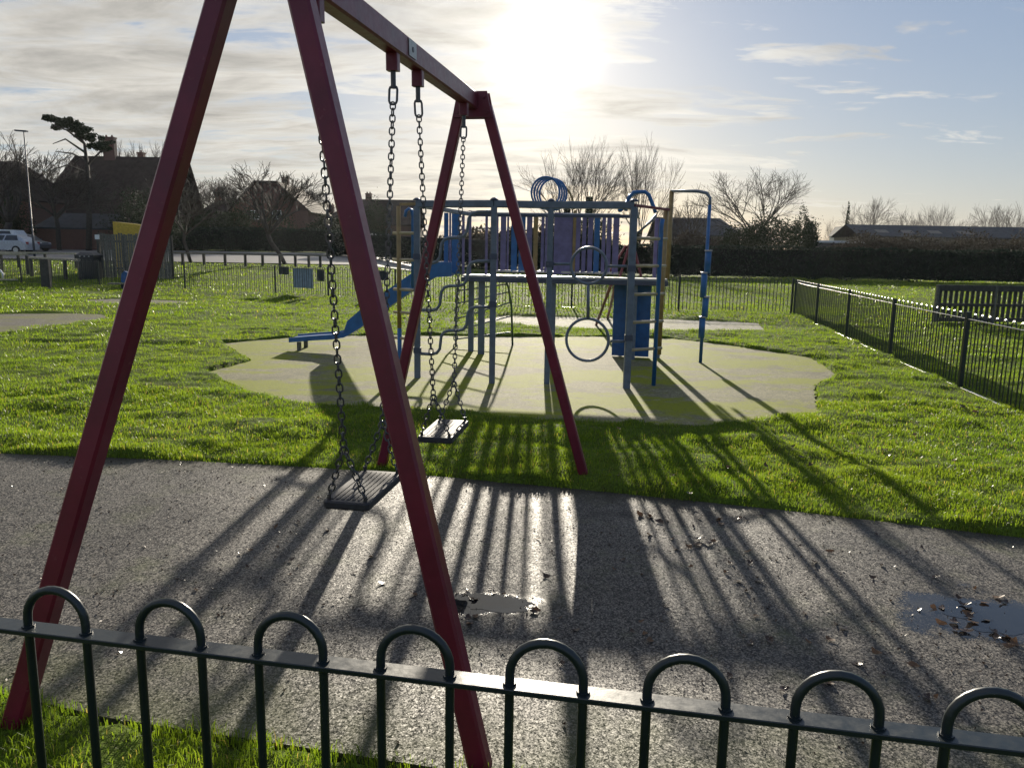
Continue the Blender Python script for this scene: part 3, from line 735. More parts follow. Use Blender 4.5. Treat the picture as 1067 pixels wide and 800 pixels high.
# guard panels round the back and sides of the deck: bars in purple, blue and yellow
def back(px):                                  # where a sight line meets the deck's rear edge
    d = _ray(px, 250); k = d[0] / d[1]; a, b = DECK[3], DECK[2]
    s = (k * a[1] - a[0]) / ((b[0] - a[0]) - k * (b[1] - a[1])); return (a[0] + (b[0] - a[0]) * s, a[1] + (b[1] - a[1]) * s - 0.05)
def slat(px0, px1, mat, z0=DZ + 0.05, z1=2.20, name='guard_bar', d=0.03):
    a, b = back(px0), back(px1); m = MB()
    m.bar(((a[0] + b[0]) / 2, (a[1] + b[1]) / 2, z0), ((a[0] + b[0]) / 2, (a[1] + b[1]) / 2, z1), abs(b[0] - a[0]) + (0.010 if name == 'guard_bar' else 0), d, (0, 1, 0)); m.build(name, mat, pf)
for (x0, x1, c) in ((516, 519, 'purple'), (522, 527, 'purple'), (528.5, 530, 'purple'), (533, 538.5, 'blue'), (541, 547, 'blue'), (549, 554, 'purple'), (556, 560, 'yellow'),
                    (564, 566.5, 'purple'), (568, 573, 'purple'), (600, 604, 'purple'), (606.5, 610, 'purple'), (612.5, 617, 'purple'), (619, 624, 'blue'), (627, 630, 'purple'), (632, 636, 'purple'), (638.5, 644, 'purple')):
    slat(x0, x1, c)
slat(577, 596.5, 'purple', DZ + 0.03, 2.22, 'guard_panel'); slat(596.5, 600, 'yellow', DZ, 2.26, 'post')
slat(463, 467.5, 'blue', DZ - 0.0, 2.2, 'slide_panel'); slat(468.6, 470, 'purple', DZ, 2.2); slat(471, 479, 'blue', DZ, 2.2, 'slide_panel')
for x in (483, 490, 507): slat(x - 1, x + 1, 'purple', DZ - 0.02, 2.24)
a, b = back(516), back(645)
for z in (DZ + 0.06, 2.20):
    m = MB(); m.bar((*a, z), (*b, z), 0.035, 0.03, (0, 0, 1)); m.build('guard_rail', 'steel', pf)
a, b = back(480), back(516)
m = MB(); m.bar((*a, 2.22), (*b, 2.22), 0.03, 0.03, (0, 0, 1)); m.build('guard_rail', 'grey_post', pf)
# right end of the deck: uprights and crossed dull red bars
for px, c in ((694, 'purple'),):
    p = at(px, 250, 13.0); post(p[0], p[1], 2.26, 0.055, c, DZ - 0.05)
for (x0, y0, x1, y1, Y) in ((646, 288, 656, 255, 12.9), (668, 288, 660, 255, 12.9), (636, 282, 652, 256, 13.3)):
    m = MB(); m.tube([at(x0, y0, Y), at(x1, y1, Y)], 0.022, 6); m.build('cross_bar', 'red_pole', pf)
p = at(683, 260, 13.2); post(p[0], p[1], 2.2, 0.06, 'purple', DZ - 0.05)
# solid blue panel under the deck
m = MB(); a, b = at(640, 300, 12.10), at(679, 300, 11.98)
m.prism([(a[0], a[1]), (b[0], b[1]), (b[0] + 0.01, b[1] + 0.05), (a[0] + 0.01, a[1] + 0.05)], 0.02, DZ - 0.04); m.build('under_deck_panel', 'blue_panel', pf)
# blue coil and yellow arch standing on the top beam
m = MB(); c0 = Vector(at(567, 201, 9.55)); c1 = Vector(at(578, 203, 10.1)); turns = 4.2; pts = []
for k in range(int(turns * 24) + 1):
    a = 2 * math.pi * k / 24; c = c0.lerp(c1, k / (turns * 24)); pts.append(c + Vector((0.18 * math.sin(a), 0, -0.19 * math.cos(a))))
m.tube(pts, 0.013, 6); m.build('coil', 'blue', pf, True)
m = MB(); m.tube([at(583 + 15 * math.sin(a), 218.5 - 25 * math.cos(a), 10.4) for a in [k * R(90) / 8 for k in range(9)]], 0.016, 6); m.build('arch', 'yellow', pf, True)
# blue grab arch on the right
m = MB(); m.tube([at(652, 220, 10.4), at(655, 206, 10.4), at(660, 200.5, 10.4), at(672, 200, 10.4), at(676, 203, 10.4), at(682, 218, 10.4), at(683, 222, 10.4)], 0.026, 8); m.build('grab_arch', 'blue', pf, True)
m = MB(); m.tube([at(646, 219, 10.2), at(652, 214, 10.6), at(657, 204, 11.2), at(662, 201, 11.4)], 0.03, 8); m.build('grab_arch', 'blue', pf, True)
m = MB(); m.tube([at(664, 243, 11.0), at(677, 232, 11.0), at(684, 224, 11.0)], 0.018, 6); m.build('brace', 'grey_post', pf, True)
# left grab hoop
m = MB(); m.tube([at(422, 226, 10.6), at(423, 220, 10.6), at(426, 217.5, 10.6), at(429, 219, 10.6), at(430, 226, 10.6), at(430, 300, 10.6)], 0.022, 8); m.build('grab_hoop', 'blue', pf, True)
# curved climbing ladder down from the deck
def arch_side(pxs): return [at(*q) for q in pxs]
left = [at(478, 292, 12.2), at(476, 310, 12.6), at(475, 340, 13.2), gnd(475, 361, 0)]
right = [at(526, 290, 12.1), at(530, 300, 12.5), at(533, 320, 13.0), gnd(534, 360, 0)]
for sd_, mt in ((left, 'grey_post'), (right, 'green_metal')):
    m = MB(); m.tube(sd_, 0.018, 8); m.build('ladder_side', mt, pf, True)
def lerp_path(P, s):
    k = min(int(s * 3), 2); u = s * 3 - k; return Vector(P[k]).lerp(Vector(P[k + 1]), u)
for s in (0.2, 0.4, 0.58, 0.74, 0.88):
    m = MB(); m.tube([lerp_path(left, s), lerp_path(right, s)], 0.013, 6); m.build('rung', 'grey_post', pf, True)
# red ramp bars running down behind the deck
m = MB(); m.tube([at(637, 296, 14.0), gnd(621, 339)], 0.03, 6); m.build('ramp_bar', 'red_pole', pf)
m = MB(); m.tube([at(641, 299, 14.1), gnd(633, 332)], 0.03, 6); m.build('ramp_bar', 'red_pole', pf)
# sliding pole with its goal-shaped bracket
bx, by = 2.85, 11.55
p0 = at(700, 199, 12.2); p1 = (bx - 0.16, by + 0.1, at(735, 199.5, 11.65)[2])
m = MB(); m.tube([(p0[0], p0[1], DZ - 0.02), p0], 0.036, 8); m.build('pole_post', 'yellow', pf, True)
zt = p1[2]
m = MB(); m.tube([p0, p1, (bx - 0.05, by + 0.03, zt - 0.03), (bx + 0.0, by, zt - 0.10), (bx, by, zt - 0.26)], 0.024, 8); m.build('pole_arm', 'grey_post', pf, True)
m = MB(); m.tube([(bx, by, zt - 0.2), (bx, by, -0.05)], 0.026, 10); m.build('sliding_pole', 'blue', pf, True)
for y0, y1, dx in ((262, 285, 0.02), (285, 310, -0.02), (310, 331, 0.02), (331, 352, -0.01)):
    z1_, z0_ = at(737, y0, by)[2], at(737, y1, by)[2]
    m = MB(); m.tube([(bx + dx, by - 0.01, z1_), (bx + dx, by - 0.01, z0_)], 0.047, 10); f_ = m.build('foot_grip', 'blue', pf, True)
    m = MB(); m.tube([(bx + dx, by - 0.01, z1_ + 0.001), (bx + dx, by - 0.01, z1_ + 0.022)], 0.058, 12); m.build('collar', 'steel', f_, True)
# slide
SY = 12.32
cl = [at(472, 284, SY), at(455, 285, SY), at(430, 300, SY), at(400, 321, SY), at(378, 337, SY), at(366, 344.5, SY), at(362, 346.5, SY), at(350, 348.5, SY), at(330, 349.5, SY), at(306, 351.5, SY)]
m = MB(); wv = 0.26; n = len(cl)
prof = [(-wv - 0.02, 0.14), (-wv + 0.02, 0.14), (-wv + 0.02, 0.02), (wv - 0.02, 0.02), (wv - 0.02, 0.14), (wv + 0.02, 0.14), (wv + 0.02, -0.03), (-wv - 0.02, -0.03)]
side = [1.3, 1.5, 1.75, 1.8, 1.75, 1.45, 0.45, 0.35, 0.3, 0.3]
vs = []
for (x, y, z), s in zip(cl, side):
    for (a, b) in prof: vs.append((x, SY + a, z - 0.02 + (b * (s if b > 0.1 else 1))))
fs = [tuple(range(8))] + [tuple((n - 1) * 8 + j for j in range(7, -1, -1))]
for i in range(n - 1):
    for j in range(8): fs.append((i * 8 + j, (i + 1) * 8 + j, (i + 1) * 8 + (j + 1) % 8, i * 8 + (j + 1) % 8))
m.add(vs, fs); sl_ = m.build('slide', 'blue', pf)
for y in (SY - 0.2, SY + 0.2):
    m = MB(); m.bar((cl[-1][0] + 0.14, y, -0.05), (cl[-1][0] + 0.14, y, cl[-1][2] - 0.05), 0.06, 0.06, (0, 1, 0)); m.build('slide_leg', 'timber', sl_)

# ------------------------------------------------------------------ slatted barrier beyond the right railing
Yb = 19.0; z_t = at(985, 297, Yb)[2]; x0 = at(979, 297, Yb)[0]; x1 = at(1100, 300, Yb)[0]
bb = thing('slatted_barrier', (x0, Yb, 0), 'dark slatted timber barrier standing on the grass beyond the right railing', 'timber barrier')
m = MB(); m.bar((x0, Yb, z_t - 0.07), (x1, Yb + 0.3, z_t - 0.07), 0.05, 0.15, (0, 0, 1)); m.build('top_rail', 'timber_dark', bb)
m = MB(); m.bar((x0, Yb, z_t - 0.48), (x1, Yb + 0.3, z_t - 0.48), 0.05, 0.07, (0, 0, 1)); m.build('middle_rail', 'timber_dark', bb)
m = MB(); m.bar((x0, Yb, 0.14), (x1, Yb + 0.3, 0.14), 0.05, 0.10, (0, 0, 1)); m.build('bottom_rail', 'timber_dark', bb)
for k in range(int((x1 - x0) / 0.142) + 1):
    x = x0 + 0.07 + k * 0.142; y = Yb + 0.3 * (x - x0) / (x1 - x0) + 0.045
    m = MB(); m.bar((x, y, 0.10), (x, y, z_t - 0.03), 0.078, 0.03, (0, 1, 0)); m.build('slat', 'timber_dark', bb)
for x in (x0 + 0.0, (x0 + x1) / 2 + 0.1, x1):
    m = MB(); y = Yb + 0.3 * (x - x0) / (x1 - x0); m.bar((x - 0.03, y, -0.05), (x - 0.03, y, z_t + 0.01), 0.06, 0.09, (0, 1, 0)); m.build('post', 'timber', bb)

# ------------------------------------------------------------------ spring riders, bin, rails, screen on the left
def coil_spring(c, r, h, turns, tr):
    return [(c[0] + r * math.cos(2 * math.pi * k / 10), c[1] + r * math.sin(2 * math.pi * k / 10), c[2] + h * k / (turns * 10)) for k in range(turns * 10 + 1)]
Yr = 28.5; c = at(130, 302, Yr); t = thing('spring_rider', (c[0], Yr, 0), 'dark blue spring rider on a grey board, far left of the lawn', 'spring rider')
zb = at(130, 296.5, Yr)[2]
m = MB(); m.tube(coil_spring((c[0], Yr, 0.0), 0.10, zb, 5, 0.02), 0.02, 6); m.build('spring', 'signdark', t)
m = MB(); m.bar((at(114, 296, Yr)[0], Yr, zb + 0.025), (at(150, 296, Yr)[0], Yr, zb + 0.025), 0.30, 0.05, (0, 0, 1)); m.build('footboard', 'timber', t)
m = MB(); xa, xb = at(127, 290, Yr)[0], at(147, 290, Yr)[0]; zz = zb + 0.05
o = [(0, 0.05), (0.08, 0.02), (0.9, 0.0), (1.0, 0.12), (0.96, 0.33), (0.84, 0.44), (0.66, 0.36), (0.5, 0.34), (0.36, 0.40), (0.2, 0.44), (0.05, 0.34)]
vs = [(xa + (xb - xa) * a, Yr + e, zz + b) for e in (-0.09, 0.09) for a, b in o]; k = len(o)
m.add(vs, [tuple(range(k)), tuple(range(2 * k - 1, k - 1, -1))] + [(i + k, (i + 1) % k + k, (i + 1) % k, i) for i in range(k)]); m.build('body', 'blue_panel', t)
m = MB(); m.tube([((xa + xb) / 2, Yr - 0.2, zz + 0.33), ((xa + xb) / 2, Yr + 0.2, zz + 0.33)], 0.018, 6); m.build('handle', 'steel', t)
# red and white rocker cut by the frame's left edge
Yr = 30.0; t = thing('see_saw', (at(-6, 301, Yr)[0], Yr, 0), 'low see-saw with red base and white bar at the left edge of lawn', 'see-saw')
m = MB(); m.tube([at(-30, 283, Yr), at(-6, 282, Yr), at(0.0, 281.5, Yr), at(2.5, 285, Yr), at(3, 290, Yr)], 0.035, 8); m.build('handle', 'white_paint', t, True)
m = MB(); a, b = at(-45, 291.5, Yr), at(17, 291.5, Yr); m.bar(a, b, 0.22, 0.045, (0, 0, 1)); m.build('plank', 'timber_pale', t)
m = MB(); a, b = at(-30, 298, Yr), at(9, 298, Yr); m.box((a[0], Yr - 0.12, 0.0), (b[0], Yr + 0.12, a[2] + 0.06)); m.build('base', 'red_pole', t)

Yn = 35.0
c = at(95, 293, Yn); z0 = tz(c[0], Yn); zt = at(95, 263, Yn)[2]
t = thing('litter_bin', (c[0], Yn, z0), 'dark square litter bin with domed lid beside the timber screen', 'litter bin')
w = 0.36
m = MB(); m.add([(c[0] + sx * w * k, Yn + sy * w * k, z) for z, k in ((z0, 0.9), (zt - 0.22, 1.0)) for sx, sy in ((-1, -1), (1, -1), (1, 1), (-1, 1))], [(3, 2, 1, 0), (4, 5, 6, 7), (0, 1, 5, 4), (1, 2, 6, 5), (2, 3, 7, 6), (3, 0, 4, 7)]); m.build('body', 'bin', t)
m = MB(); m.add([(c[0] + sx * w * k, Yn + sy * w * k, z) for z, k in ((zt - 0.22, 1.12), (zt - 0.12, 1.12), (zt, 0.7)) for sx, sy in ((-1, -1), (1, -1), (1, 1), (-1, 1))],
                [(3, 2, 1, 0), (8, 9, 10, 11)] + [(4 * l + i, 4 * l + (i + 1) % 4, 4 * l + 4 + (i + 1) % 4, 4 * l + 4 + i) for l in range(2) for i in range(4)]); m.build('lid', 'bin', t)
for q in (-0.2, 0.0, 0.2):
    m = MB(); m.box((c[0] + q - 0.03, Yn - 0.42, zt - 0.20), (c[0] + q + 0.03, Yn - 0.405, zt - 0.15)); m.build('catch', 'plate', t)

# timber pale screen
Ys = 36.5; xa, xb = at(104, 280, Ys)[0], at(179, 280, Ys)[0]; zt = at(140, 244, Ys)[2]
t = thing('timber_screen', (xa, Ys, 0), 'tall weathered vertical timber screen behind the railing, by the bin', 'fence')
m = MB(); r_ = random.Random(5); x = xa
while x < xb:
    w = r_.uniform(0.085, 0.11); dz = r_.uniform(-0.04, 0.04); z0 = tz(x, Ys)
    m.bar((x + w / 2, Ys + r_.uniform(-0.012, 0.012), z0), (x + w / 2, Ys, zt + dz), w, 0.022, (0, 1, 0), 0.003); x += w + r_.uniform(0.008, 0.03)
pl_ = m.build('pale', 'timber', t)
for z in (0.5, zt - 0.35):
    m = MB(); m.bar((xa, Ys + 0.05, z), (xb, Ys + 0.05, z), 0.04, 0.09, (0, 0, 1)); m.build('rail', 'timber_dark', t)
for x in np.linspace(xa, xb, 4):
    m = MB(); m.bar((x, Ys + 0.12, -0.1), (x, Ys + 0.12, zt - 0.05), 0.09, 0.09, (0, 1, 0)); m.build('post', 'timber_dark', t)
m = MB(); p = at(99, 244.5, Ys - 0.1); q = at(104, 249.5, Ys - 0.1); m.box((p[0], Ys - 0.14, q[2]), (q[0], Ys - 0.12, p[2])); m.thing('wall_sign', 'white_paint', 'tiny white square sign at the left end of the timber screen', 'sign')
m = MB(); m.bar((p[0] + 0.11, Ys - 0.08, 0), (p[0] + 0.11, Ys - 0.08, p[2] + 0.05), 0.12, 0.1, (0, 1, 0)); m.thing('sign_post', 'timber_dark', 'dark square post carrying the white sign beside the timber screen', 'post')
# mustard container behind the screen
Yc = 42.0; a, b = at(118, 240, Yc), at(163, 240, Yc); zl, zr = at(118, 231, Yc)[2], at(163, 236.3, Yc)[2]; z0 = tz(a[0], Yc)
t = thing('storage_container', (a[0], Yc, z0), 'mustard yellow container with sloping top rising behind the timber screen', 'container')
m = MB(); m.add([(x, y, z) for y in (Yc, Yc + 0.9) for x, z in ((a[0], z0), (b[0], z0), (b[0], zr), (a[0], zl))], [(0, 1, 2, 3), (7, 6, 5, 4), (0, 4, 5, 1), (1, 5, 6, 2), (2, 6, 7, 3), (3, 7, 4, 0)]); m.build('body', 'yellow_panel', t)
for k in range(1, 9):
    m = MB(); x = a[0] + (b[0] - a[0]) * k / 9; m.bar((x, Yc - 0.02, z0), (x, Yc - 0.02, zl + (zr - zl) * k / 9 - 0.06), 0.06, 0.03, (0, 1, 0)); m.build('rib', 'yellow_panel', t)

# rails along the left: their lit tops are painted in as pale timber
def knee_rail(p, z_top, label, mat_post='timber_dark', mat_rail='timber_pale', w=0.12, group=None):
    t = thing('knee_rail', (p[0][0], p[0][1], tz(*p[0])), label, 'rail fence', group)
    for (x, y) in p:
        m = MB(); z = tz(x, y); m.bar((x, y, z - 0.05), (x, y, z + z_top), w, w, (0, 1, 0)); m.build('post', mat_post, t)
    for a, b in zip(p[:-1], p[1:]):
        m = MB(); m.bar((a[0], a[1], tz(*a) + z_top + 0.05), (b[0], b[1], tz(*b) + z_top + 0.05), 0.14, 0.10, (0, 0, 1)); m.build('rail', mat_rail, t)
def P(px, Y): return at(px, 280, Y)[:2]
knee_rail([P(33, 36.0), P(52, 35.2), P(68, 34.6), P(83, 34.0)], 0.86, 'timber rail with lit top painted pale and chunky dark posts left of the bin', 'timber_dark')
knee_rail([P(-25, 38.5), P(2, 38), P(29, 37.5)], 0.93, 'timber rail with lit top painted pale at the far left edge below the cars')
knee_rail([P(-20, 43), P(20, 43), P(48, 43), P(80, 43)], 0.80, 'long timber rail with lit top painted pale, behind the chunky posts, in front of brick outbuilding')
m = MB(); p = gnd(49, 300.5); m.bar((p[0], p[1], -0.05), (p[0], p[1], 1.05), 0.32, 0.18, (0, 1, 0)); m.thing('gate_post', 'timber_dark', 'thick dark timber gate post in front of the pale rails', 'post')
knee_rail([P(px, 49.0) for px in (178, 191, 213, 235, 256, 274, 292, 308, 322, 334, 345)], 0.72, 'long dark knee rail bordering the road in front of trees', 'timber_dark', 'timber', 0.15)

# ------------------------------------------------------------------ street lamp
YL = 56.0; b_ = at(36, 266, YL); x, zb_ = b_[0], tz(b_[0], YL); zt = at(27, 137, YL)[2]
t = thing('street_lamp', (x, YL, zb_), 'tall slim street lamp beside the parked cars', 'street lamp')
m = MB(); m.tube([(x, YL, zb_), (x, YL, zb_ + 1.6), (x, YL, zb_ + 1.65), (x, YL, zt)], 0.065, 8, scale=[1.2, 1.2, 0.75, 0.55]); m.build('column', 'signdark', t, True)
m = MB(); m.bar((x - 0.6, YL, zt + 0.05), (x + 0.25, YL, zt), 0.22, 0.10, (0, 0, 1)); m.build('lamp_head', 'signdark', t)

# ------------------------------------------------------------------ cars
def car(name, x, y, z, L, H, paint_, label, face=1, van=False):
    """side profile lofted across the width; the cabin leans in"""
    t = thing(name, (x, y, z), label, 'car', 'cars parked beyond the railing')
    W = 1.75; s = L / 4.2; k = H / 1.5
    if van: low = [(-2.1, 0.3), (2.05, 0.3), (2.1, 0.7), (2.0, 0.95), (-2.05, 1.02), (-2.1, 0.7)]; roof = [(-1.98, 1.0), (1.5, 0.97), (0.85, 1.5), (0.4, 1.55), (-1.7, 1.52)]
    else: low = [(-2.05, 0.32), (2.0, 0.28), (2.1, 0.55), (1.95, 0.78), (1.05, 0.93), (-1.85, 0.98), (-2.08, 0.80)]; roof = [(-1.80, 0.95), (1.1, 0.92), (0.35, 1.40), (-0.2, 1.49), (-1.1, 1.46), (-1.6, 1.22)]
    def loft(pr, w0, w1, y_in=0.0, sc=1.0):
        m = MB(); n = len(pr); zmin = min(q[1] for q in pr); zmax = max(q[1] for q in pr)
        vs = []
        for sy in (-1, -0.86, 0.86, 1):
            for (a, b) in pr:
                wv = w0 + (w1 - w0) * (b - zmin) / (zmax - zmin); e = 0.94 if abs(sy) == 1 else 1.0
                vs.append((x + face * a * s * (e if abs(sy) == 1 else 1), y + sy * wv / 2, z + (zmin + (b - zmin) * (0.97 if abs(sy) == 1 else 1)) * k))
        fs = [tuple(range(n)), tuple(range(4 * n - 1, 3 * n - 1, -1))] + [(l * n + i, l * n + (i + 1) % n, (l + 1) * n + (i + 1) % n, (l + 1) * n + i) for l in range(3) for i in range(n)]
        m.add(vs, fs); return m
    body = loft(low, W, W).build('body', paint_, t)
    cab = loft(roof, W * 0.96, W * 0.74).build('cabin', paint_, t)
    pr = roof
    xs0, xs1 = (pr[0][0] + 0.28, pr[1][0] - 0.32); zt_ = max(q[1] for q in pr) - 0.10
    for u0, u1 in ((0.03, 0.47), (0.52, 0.97)):
        for sy in (-1, 1):
            pts = []
            for u, top in ((u0, 0), (u1, 0), (u1, 1), (u0, 1)):
                inx = (xs0 + (xs1 - xs0) * u) if not top else ((pr[-1][0] + 0.22) + ((pr[2][0] + 0.02) - (pr[-1][0] + 0.22)) * u)
                zz_ = 1.02 if not top else zt_; wv = W * 0.96 + (W * 0.74 - W * 0.96) * (zz_ - 0.95) / 0.55
                pts.append((x + face * inx * s, y + sy * (wv / 2 + 0.012), z + zz_ * k))
            g_ = MB(); g_.add(pts, [(0, 1, 2, 3)]); g_.build('side_window', 'glass', cab)
    for cx in (-1.28, 1.30):
        for sy in (-1, 1):
            c = Vector((x + face * cx * s, y + sy * W * 0.47, z + 0.31))
            m = MB(); m.tube([c + Vector((0, -0.1, 0)), c + Vector((0, 0.1, 0))], 0.31, 18); wh = m.build('wheel', 'tyre', t, False)
            m = MB(); m.tube([c + Vector((0, 0.106 * sy, 0)), c + Vector((0, 0.112 * sy, 0))], 0.19, 12); m.build('rim', 'steel', wh)
    for sy in (-0.72, 0.72):
        m = MB(); m.box((x + face * 1.93 * s - 0.06, y + sy * W / 2 - 0.16, z + 0.62 * k), (x + face * 1.93 * s + 0.06, y + sy * W / 2 + 0.16, z + 0.76 * k)); m.build('headlight', 'lampclear', t)
    for sy in (-0.8, 0.8):
        m = MB(); m.box((x - face * 2.03 * s - 0.05, y + sy * W / 2 - 0.1, z + 0.72 * k), (x - face * 2.03 * s + 0.05, y + sy * W / 2 + 0.1, z + 0.92 * k)); m.build('tail_light', 'lampred', t)
    c = (x + face * 0.72 * s, z + 0.98 * k)
    for sy in (-1, 1):
        m = MB(); m.box((c[0] - 0.07, y + sy * W * 0.55 - 0.08, c[1]), (c[0] + 0.07, y + sy * W * 0.55 + 0.08, c[1] + 0.14)); m.build('mirror', paint_, t)
def place_car(px0, px1, Y, H, *a, **k):
    x0, x1 = at(px0, 262, Y)[0], at(px1, 262, Y)[0]; x = (x0 + x1) / 2
    car('parked_car', x, Y, tz(x, Y) + 0.10, x1 - x0, H, *a, **k)
place_car(-23, 36, 59.5, 1.50, 'silver', 'silver hatchback parked side-on at the far left, nearest of the cars', face=-1)
place_car(-34, 28, 63.5, 1.72, 'carwhite', 'white car parked behind the silver hatchback, its roof showing above', face=-1, van=True)
place_car(10, 49, 66.0, 1.42, 'cargrey', 'dark grey car half hidden behind the silver hatchback, beside the lamp', face=1)

# ------------------------------------------------------------------ houses
def window(x0, x1, z0, z1, y, parent, mat='white_paint'):
    m = MB(); f = 0.09
    m.box((x0 - f, y - 0.05, z1), (x1 + f, y + 0.02, z1 + f)); m.box((x0 - f, y - 0.05, z0 - f), (x1 + f, y + 0.02, z0))
    m.box((x0 - f, y - 0.045, z0), (x0, y + 0.02, z1)); m.box((x1, y - 0.045, z0), (x1 + f, y + 0.02, z1)); m.box(((x0 + x1) / 2 - 0.03, y - 0.045, z0), ((x0 + x1) / 2 + 0.03, y + 0.02, z1))
    w = m.build('window', mat, parent)
    m = MB(); m.box((x0, y - 0.02, z0), (x1, y - 0.005, z1)); m.build('pane', 'glass', w)
def house(name, label, x0, x1, y0, y1, zg, ze, zr, hipl, hipr, wall, roof, chimneys=(), wins=(), cat='house', over=0.35, split=0):
    t = thing(name, ((x0 + x1) / 2, (y0 + y1) / 2, zg), label, cat)
    m = MB(); ym = (y0 + y1) / 2
    vs = [(x0, y0, zg - 1), (x1, y0, zg - 1), (x1, y1, zg - 1), (x0, y1, zg - 1), (x0, y0, ze), (x1, y0, ze), (x1, y1, ze), (x0, y1, ze)]
    m.add(vs, [(3, 2, 1, 0), (0, 1, 5, 4), (1, 2, 6, 5), (2, 3, 7, 6), (3, 0, 4, 7)])
    for xx, h in ((x0, hipl), (x1, hipr)):
        if h <= 0: m.add([(xx, y0, ze), (xx, y1, ze), (xx, ym, zr - 0.12)], [(0, 1, 2)])
    m.build('wall', wall, t)
    m = MB(); o = over; dz = o * (zr - ze) / ((y1 - y0) / 2)
    xl, xr = x0 - o, x1 + o; rl, rr = x0 + hipl - (o if hipl <= 0 else 0), x1 - hipr + (o if hipr <= 0 else 0)
    e = ze - dz
    vs = [(xl, y0 - o, e), (xr, y0 - o, e), (xr, y1 + o, e), (xl, y1 + o, e), (rl, ym, zr), (rr, ym, zr)]
    vs += [(a, b, c - 0.14) for a, b, c in vs]
    top = [(0, 1, 5, 4), (1, 2, 5), (2, 3, 4, 5), (3, 0, 4)]
    fs = top + [tuple(i + 6 for i in reversed(f)) for f in top] + [(0, 6, 7, 1), (1, 7, 8, 2), (2, 8, 9, 3), (3, 9, 6, 0)]
    m.add(vs, fs); rf = m.build('roof', roof, t)
    for (cx, cy, w, zt_) in chimneys:
        m = MB(); m.box((cx - w / 2, cy - 0.3, ze), (cx + w / 2, cy + 0.3, zt_ - 0.35)); m.box((cx - w / 2 - 0.06, cy - 0.36, zt_ - 0.349), (cx + w / 2 + 0.06, cy + 0.36, zt_ - 0.22))
        k = max(1, int(w / 0.4))
        for i in range(k):
            px_ = cx - w / 2 + w * (i + 0.5) / k; m.tube([(px_, cy, zt_ - 0.219), (px_, cy, zt_)], 0.11, 8, scale=[1, 0.85])
        m.build('chimney', 'brick', rf)
    for (a, b, c, d) in wins: window(a, b, c, d, y0, t)
    return t
def hx(px, Y, py=240): return at(px, py, Y)[0]
def hz(px, py, Y): return at(px, py, Y)[2]
# big hipped house on the left
Y = 80; x0, x1 = hx(32, Y), hx(178, Y); zg = tz(x0, Y)
house('detached_house', 'large dark house with hipped tiled roof and tall chimney behind the pine', x0, x1, Y, Y + 9, zg, hz(40, 226, Y), hz(110, 163, Y + 4.5), 2.6, 0, 'brick', 'tile',
      [(hx(118, Y + 4), Y + 4.5, 1.2, hz(118, 141, Y + 4.5)), (hx(150, Y + 6), Y + 6.5, 0.6, hz(150, 157, Y + 6.5))], [(hx(120, Y), hx(136, Y), zg + 2.9 - 2, zg + 2.2), (hx(148, Y), hx(162, Y), zg + 0.9, zg + 2.2)])
Y = 72; x0, x1 = hx(38, Y), hx(112, Y); zg = tz(x0, Y)
house('brick_outbuilding', 'low red brick outbuilding with slate roof behind the parked cars', x0, x1, Y, Y + 4.5, zg, hz(70, 236, Y), hz(70, 222, Y + 2.2), 0.8, 0, 'brick', 'slate', cat='outbuilding', over=0.2)
# house cut by the left edge
Y = 74; x0, x1 = hx(-70, Y), hx(30, Y); zg = tz(x0, Y)
house('detached_house', 'dark gabled house cut off by the left edge of the picture', x0, x1, Y, Y + 10, zg, hz(20, 205, Y), hz(0, 168, Y + 5), 3.5, 3.4, 'brick', 'tile', [(hx(-20, Y + 5), Y + 5, 0.9, hz(-20, 150, Y + 5))])
# house behind the bare trees
Y = 100; x0, x1 = hx(243, Y), hx(322, Y); zg = tz(x0, Y); ze, zr = hz(250, 218, Y), hz(278, 190, Y); xl, xr = hx(267, Y), hx(290, Y); D_ = 11
t = thing('detached_house', ((x0 + x1) / 2, Y + 5, zg), 'dark house with clipped gable and one chimney behind the bare trees', 'house')
m = MB(); wl = [(x0, zg - 1), (x1, zg - 1), (x1, ze), (xr, zr - 0.12), (xl, zr - 0.12), (x0, ze)]; k = len(wl)
m.add([(x, Y, z) for x, z in wl] + [(x, Y + D_, z) for x, z in wl], [tuple(range(k)), tuple(range(2 * k - 1, k - 1, -1))] + [(a + k, (a + 1) % k + k, (a + 1) % k, a) for a in range(k)]); m.build('wall', 'brick', t)
m = MB(); rl = [(x0 - 0.4, ze - 0.35), (xl, zr), (xr, zr), (x1 + 0.4, ze - 0.35)]
for (a, b) in zip(rl[:-1], rl[1:]):
    m.add([(x, y, z + e) for e in (0, 0.16) for y in (Y - 0.35, Y + D_ + 0.35) for x, z in (a, b)], [(0, 2, 3, 1), (4, 5, 7, 6), (0, 1, 5, 4), (2, 6, 7, 3), (0, 4, 6, 2), (1, 3, 7, 5)])
rf = m.build('roof', 'tile', t)
cx, cy, zt_ = hx(298, Y + 5), Y + 5.5, hz(298, 183, Y + 5.5)
m = MB(); m.box((cx - 0.45, cy - 0.3, ze), (cx + 0.45, cy + 0.3, zt_ - 0.35)); m.box((cx - 0.51, cy - 0.36, zt_ - 0.349), (cx + 0.51, cy + 0.36, zt_ - 0.22)); m.tube([(cx - 0.2, cy, zt_ - 0.219), (cx - 0.2, cy, zt_)], 0.11, 8); m.tube([(cx + 0.2, cy, zt_ - 0.219), (cx + 0.2, cy, zt_)], 0.11, 8); m.build('chimney', 'brick', rf)
window(hx(262, Y), hx(270, Y), hz(262, 228, Y), hz(262, 220, Y), Y, t); window(hx(285, Y), hx(293, Y), hz(290, 228, Y), hz(290, 220, Y), Y, t)
Y = 112; x0, x1 = hx(205, Y), hx(238, Y); zg = 1.0
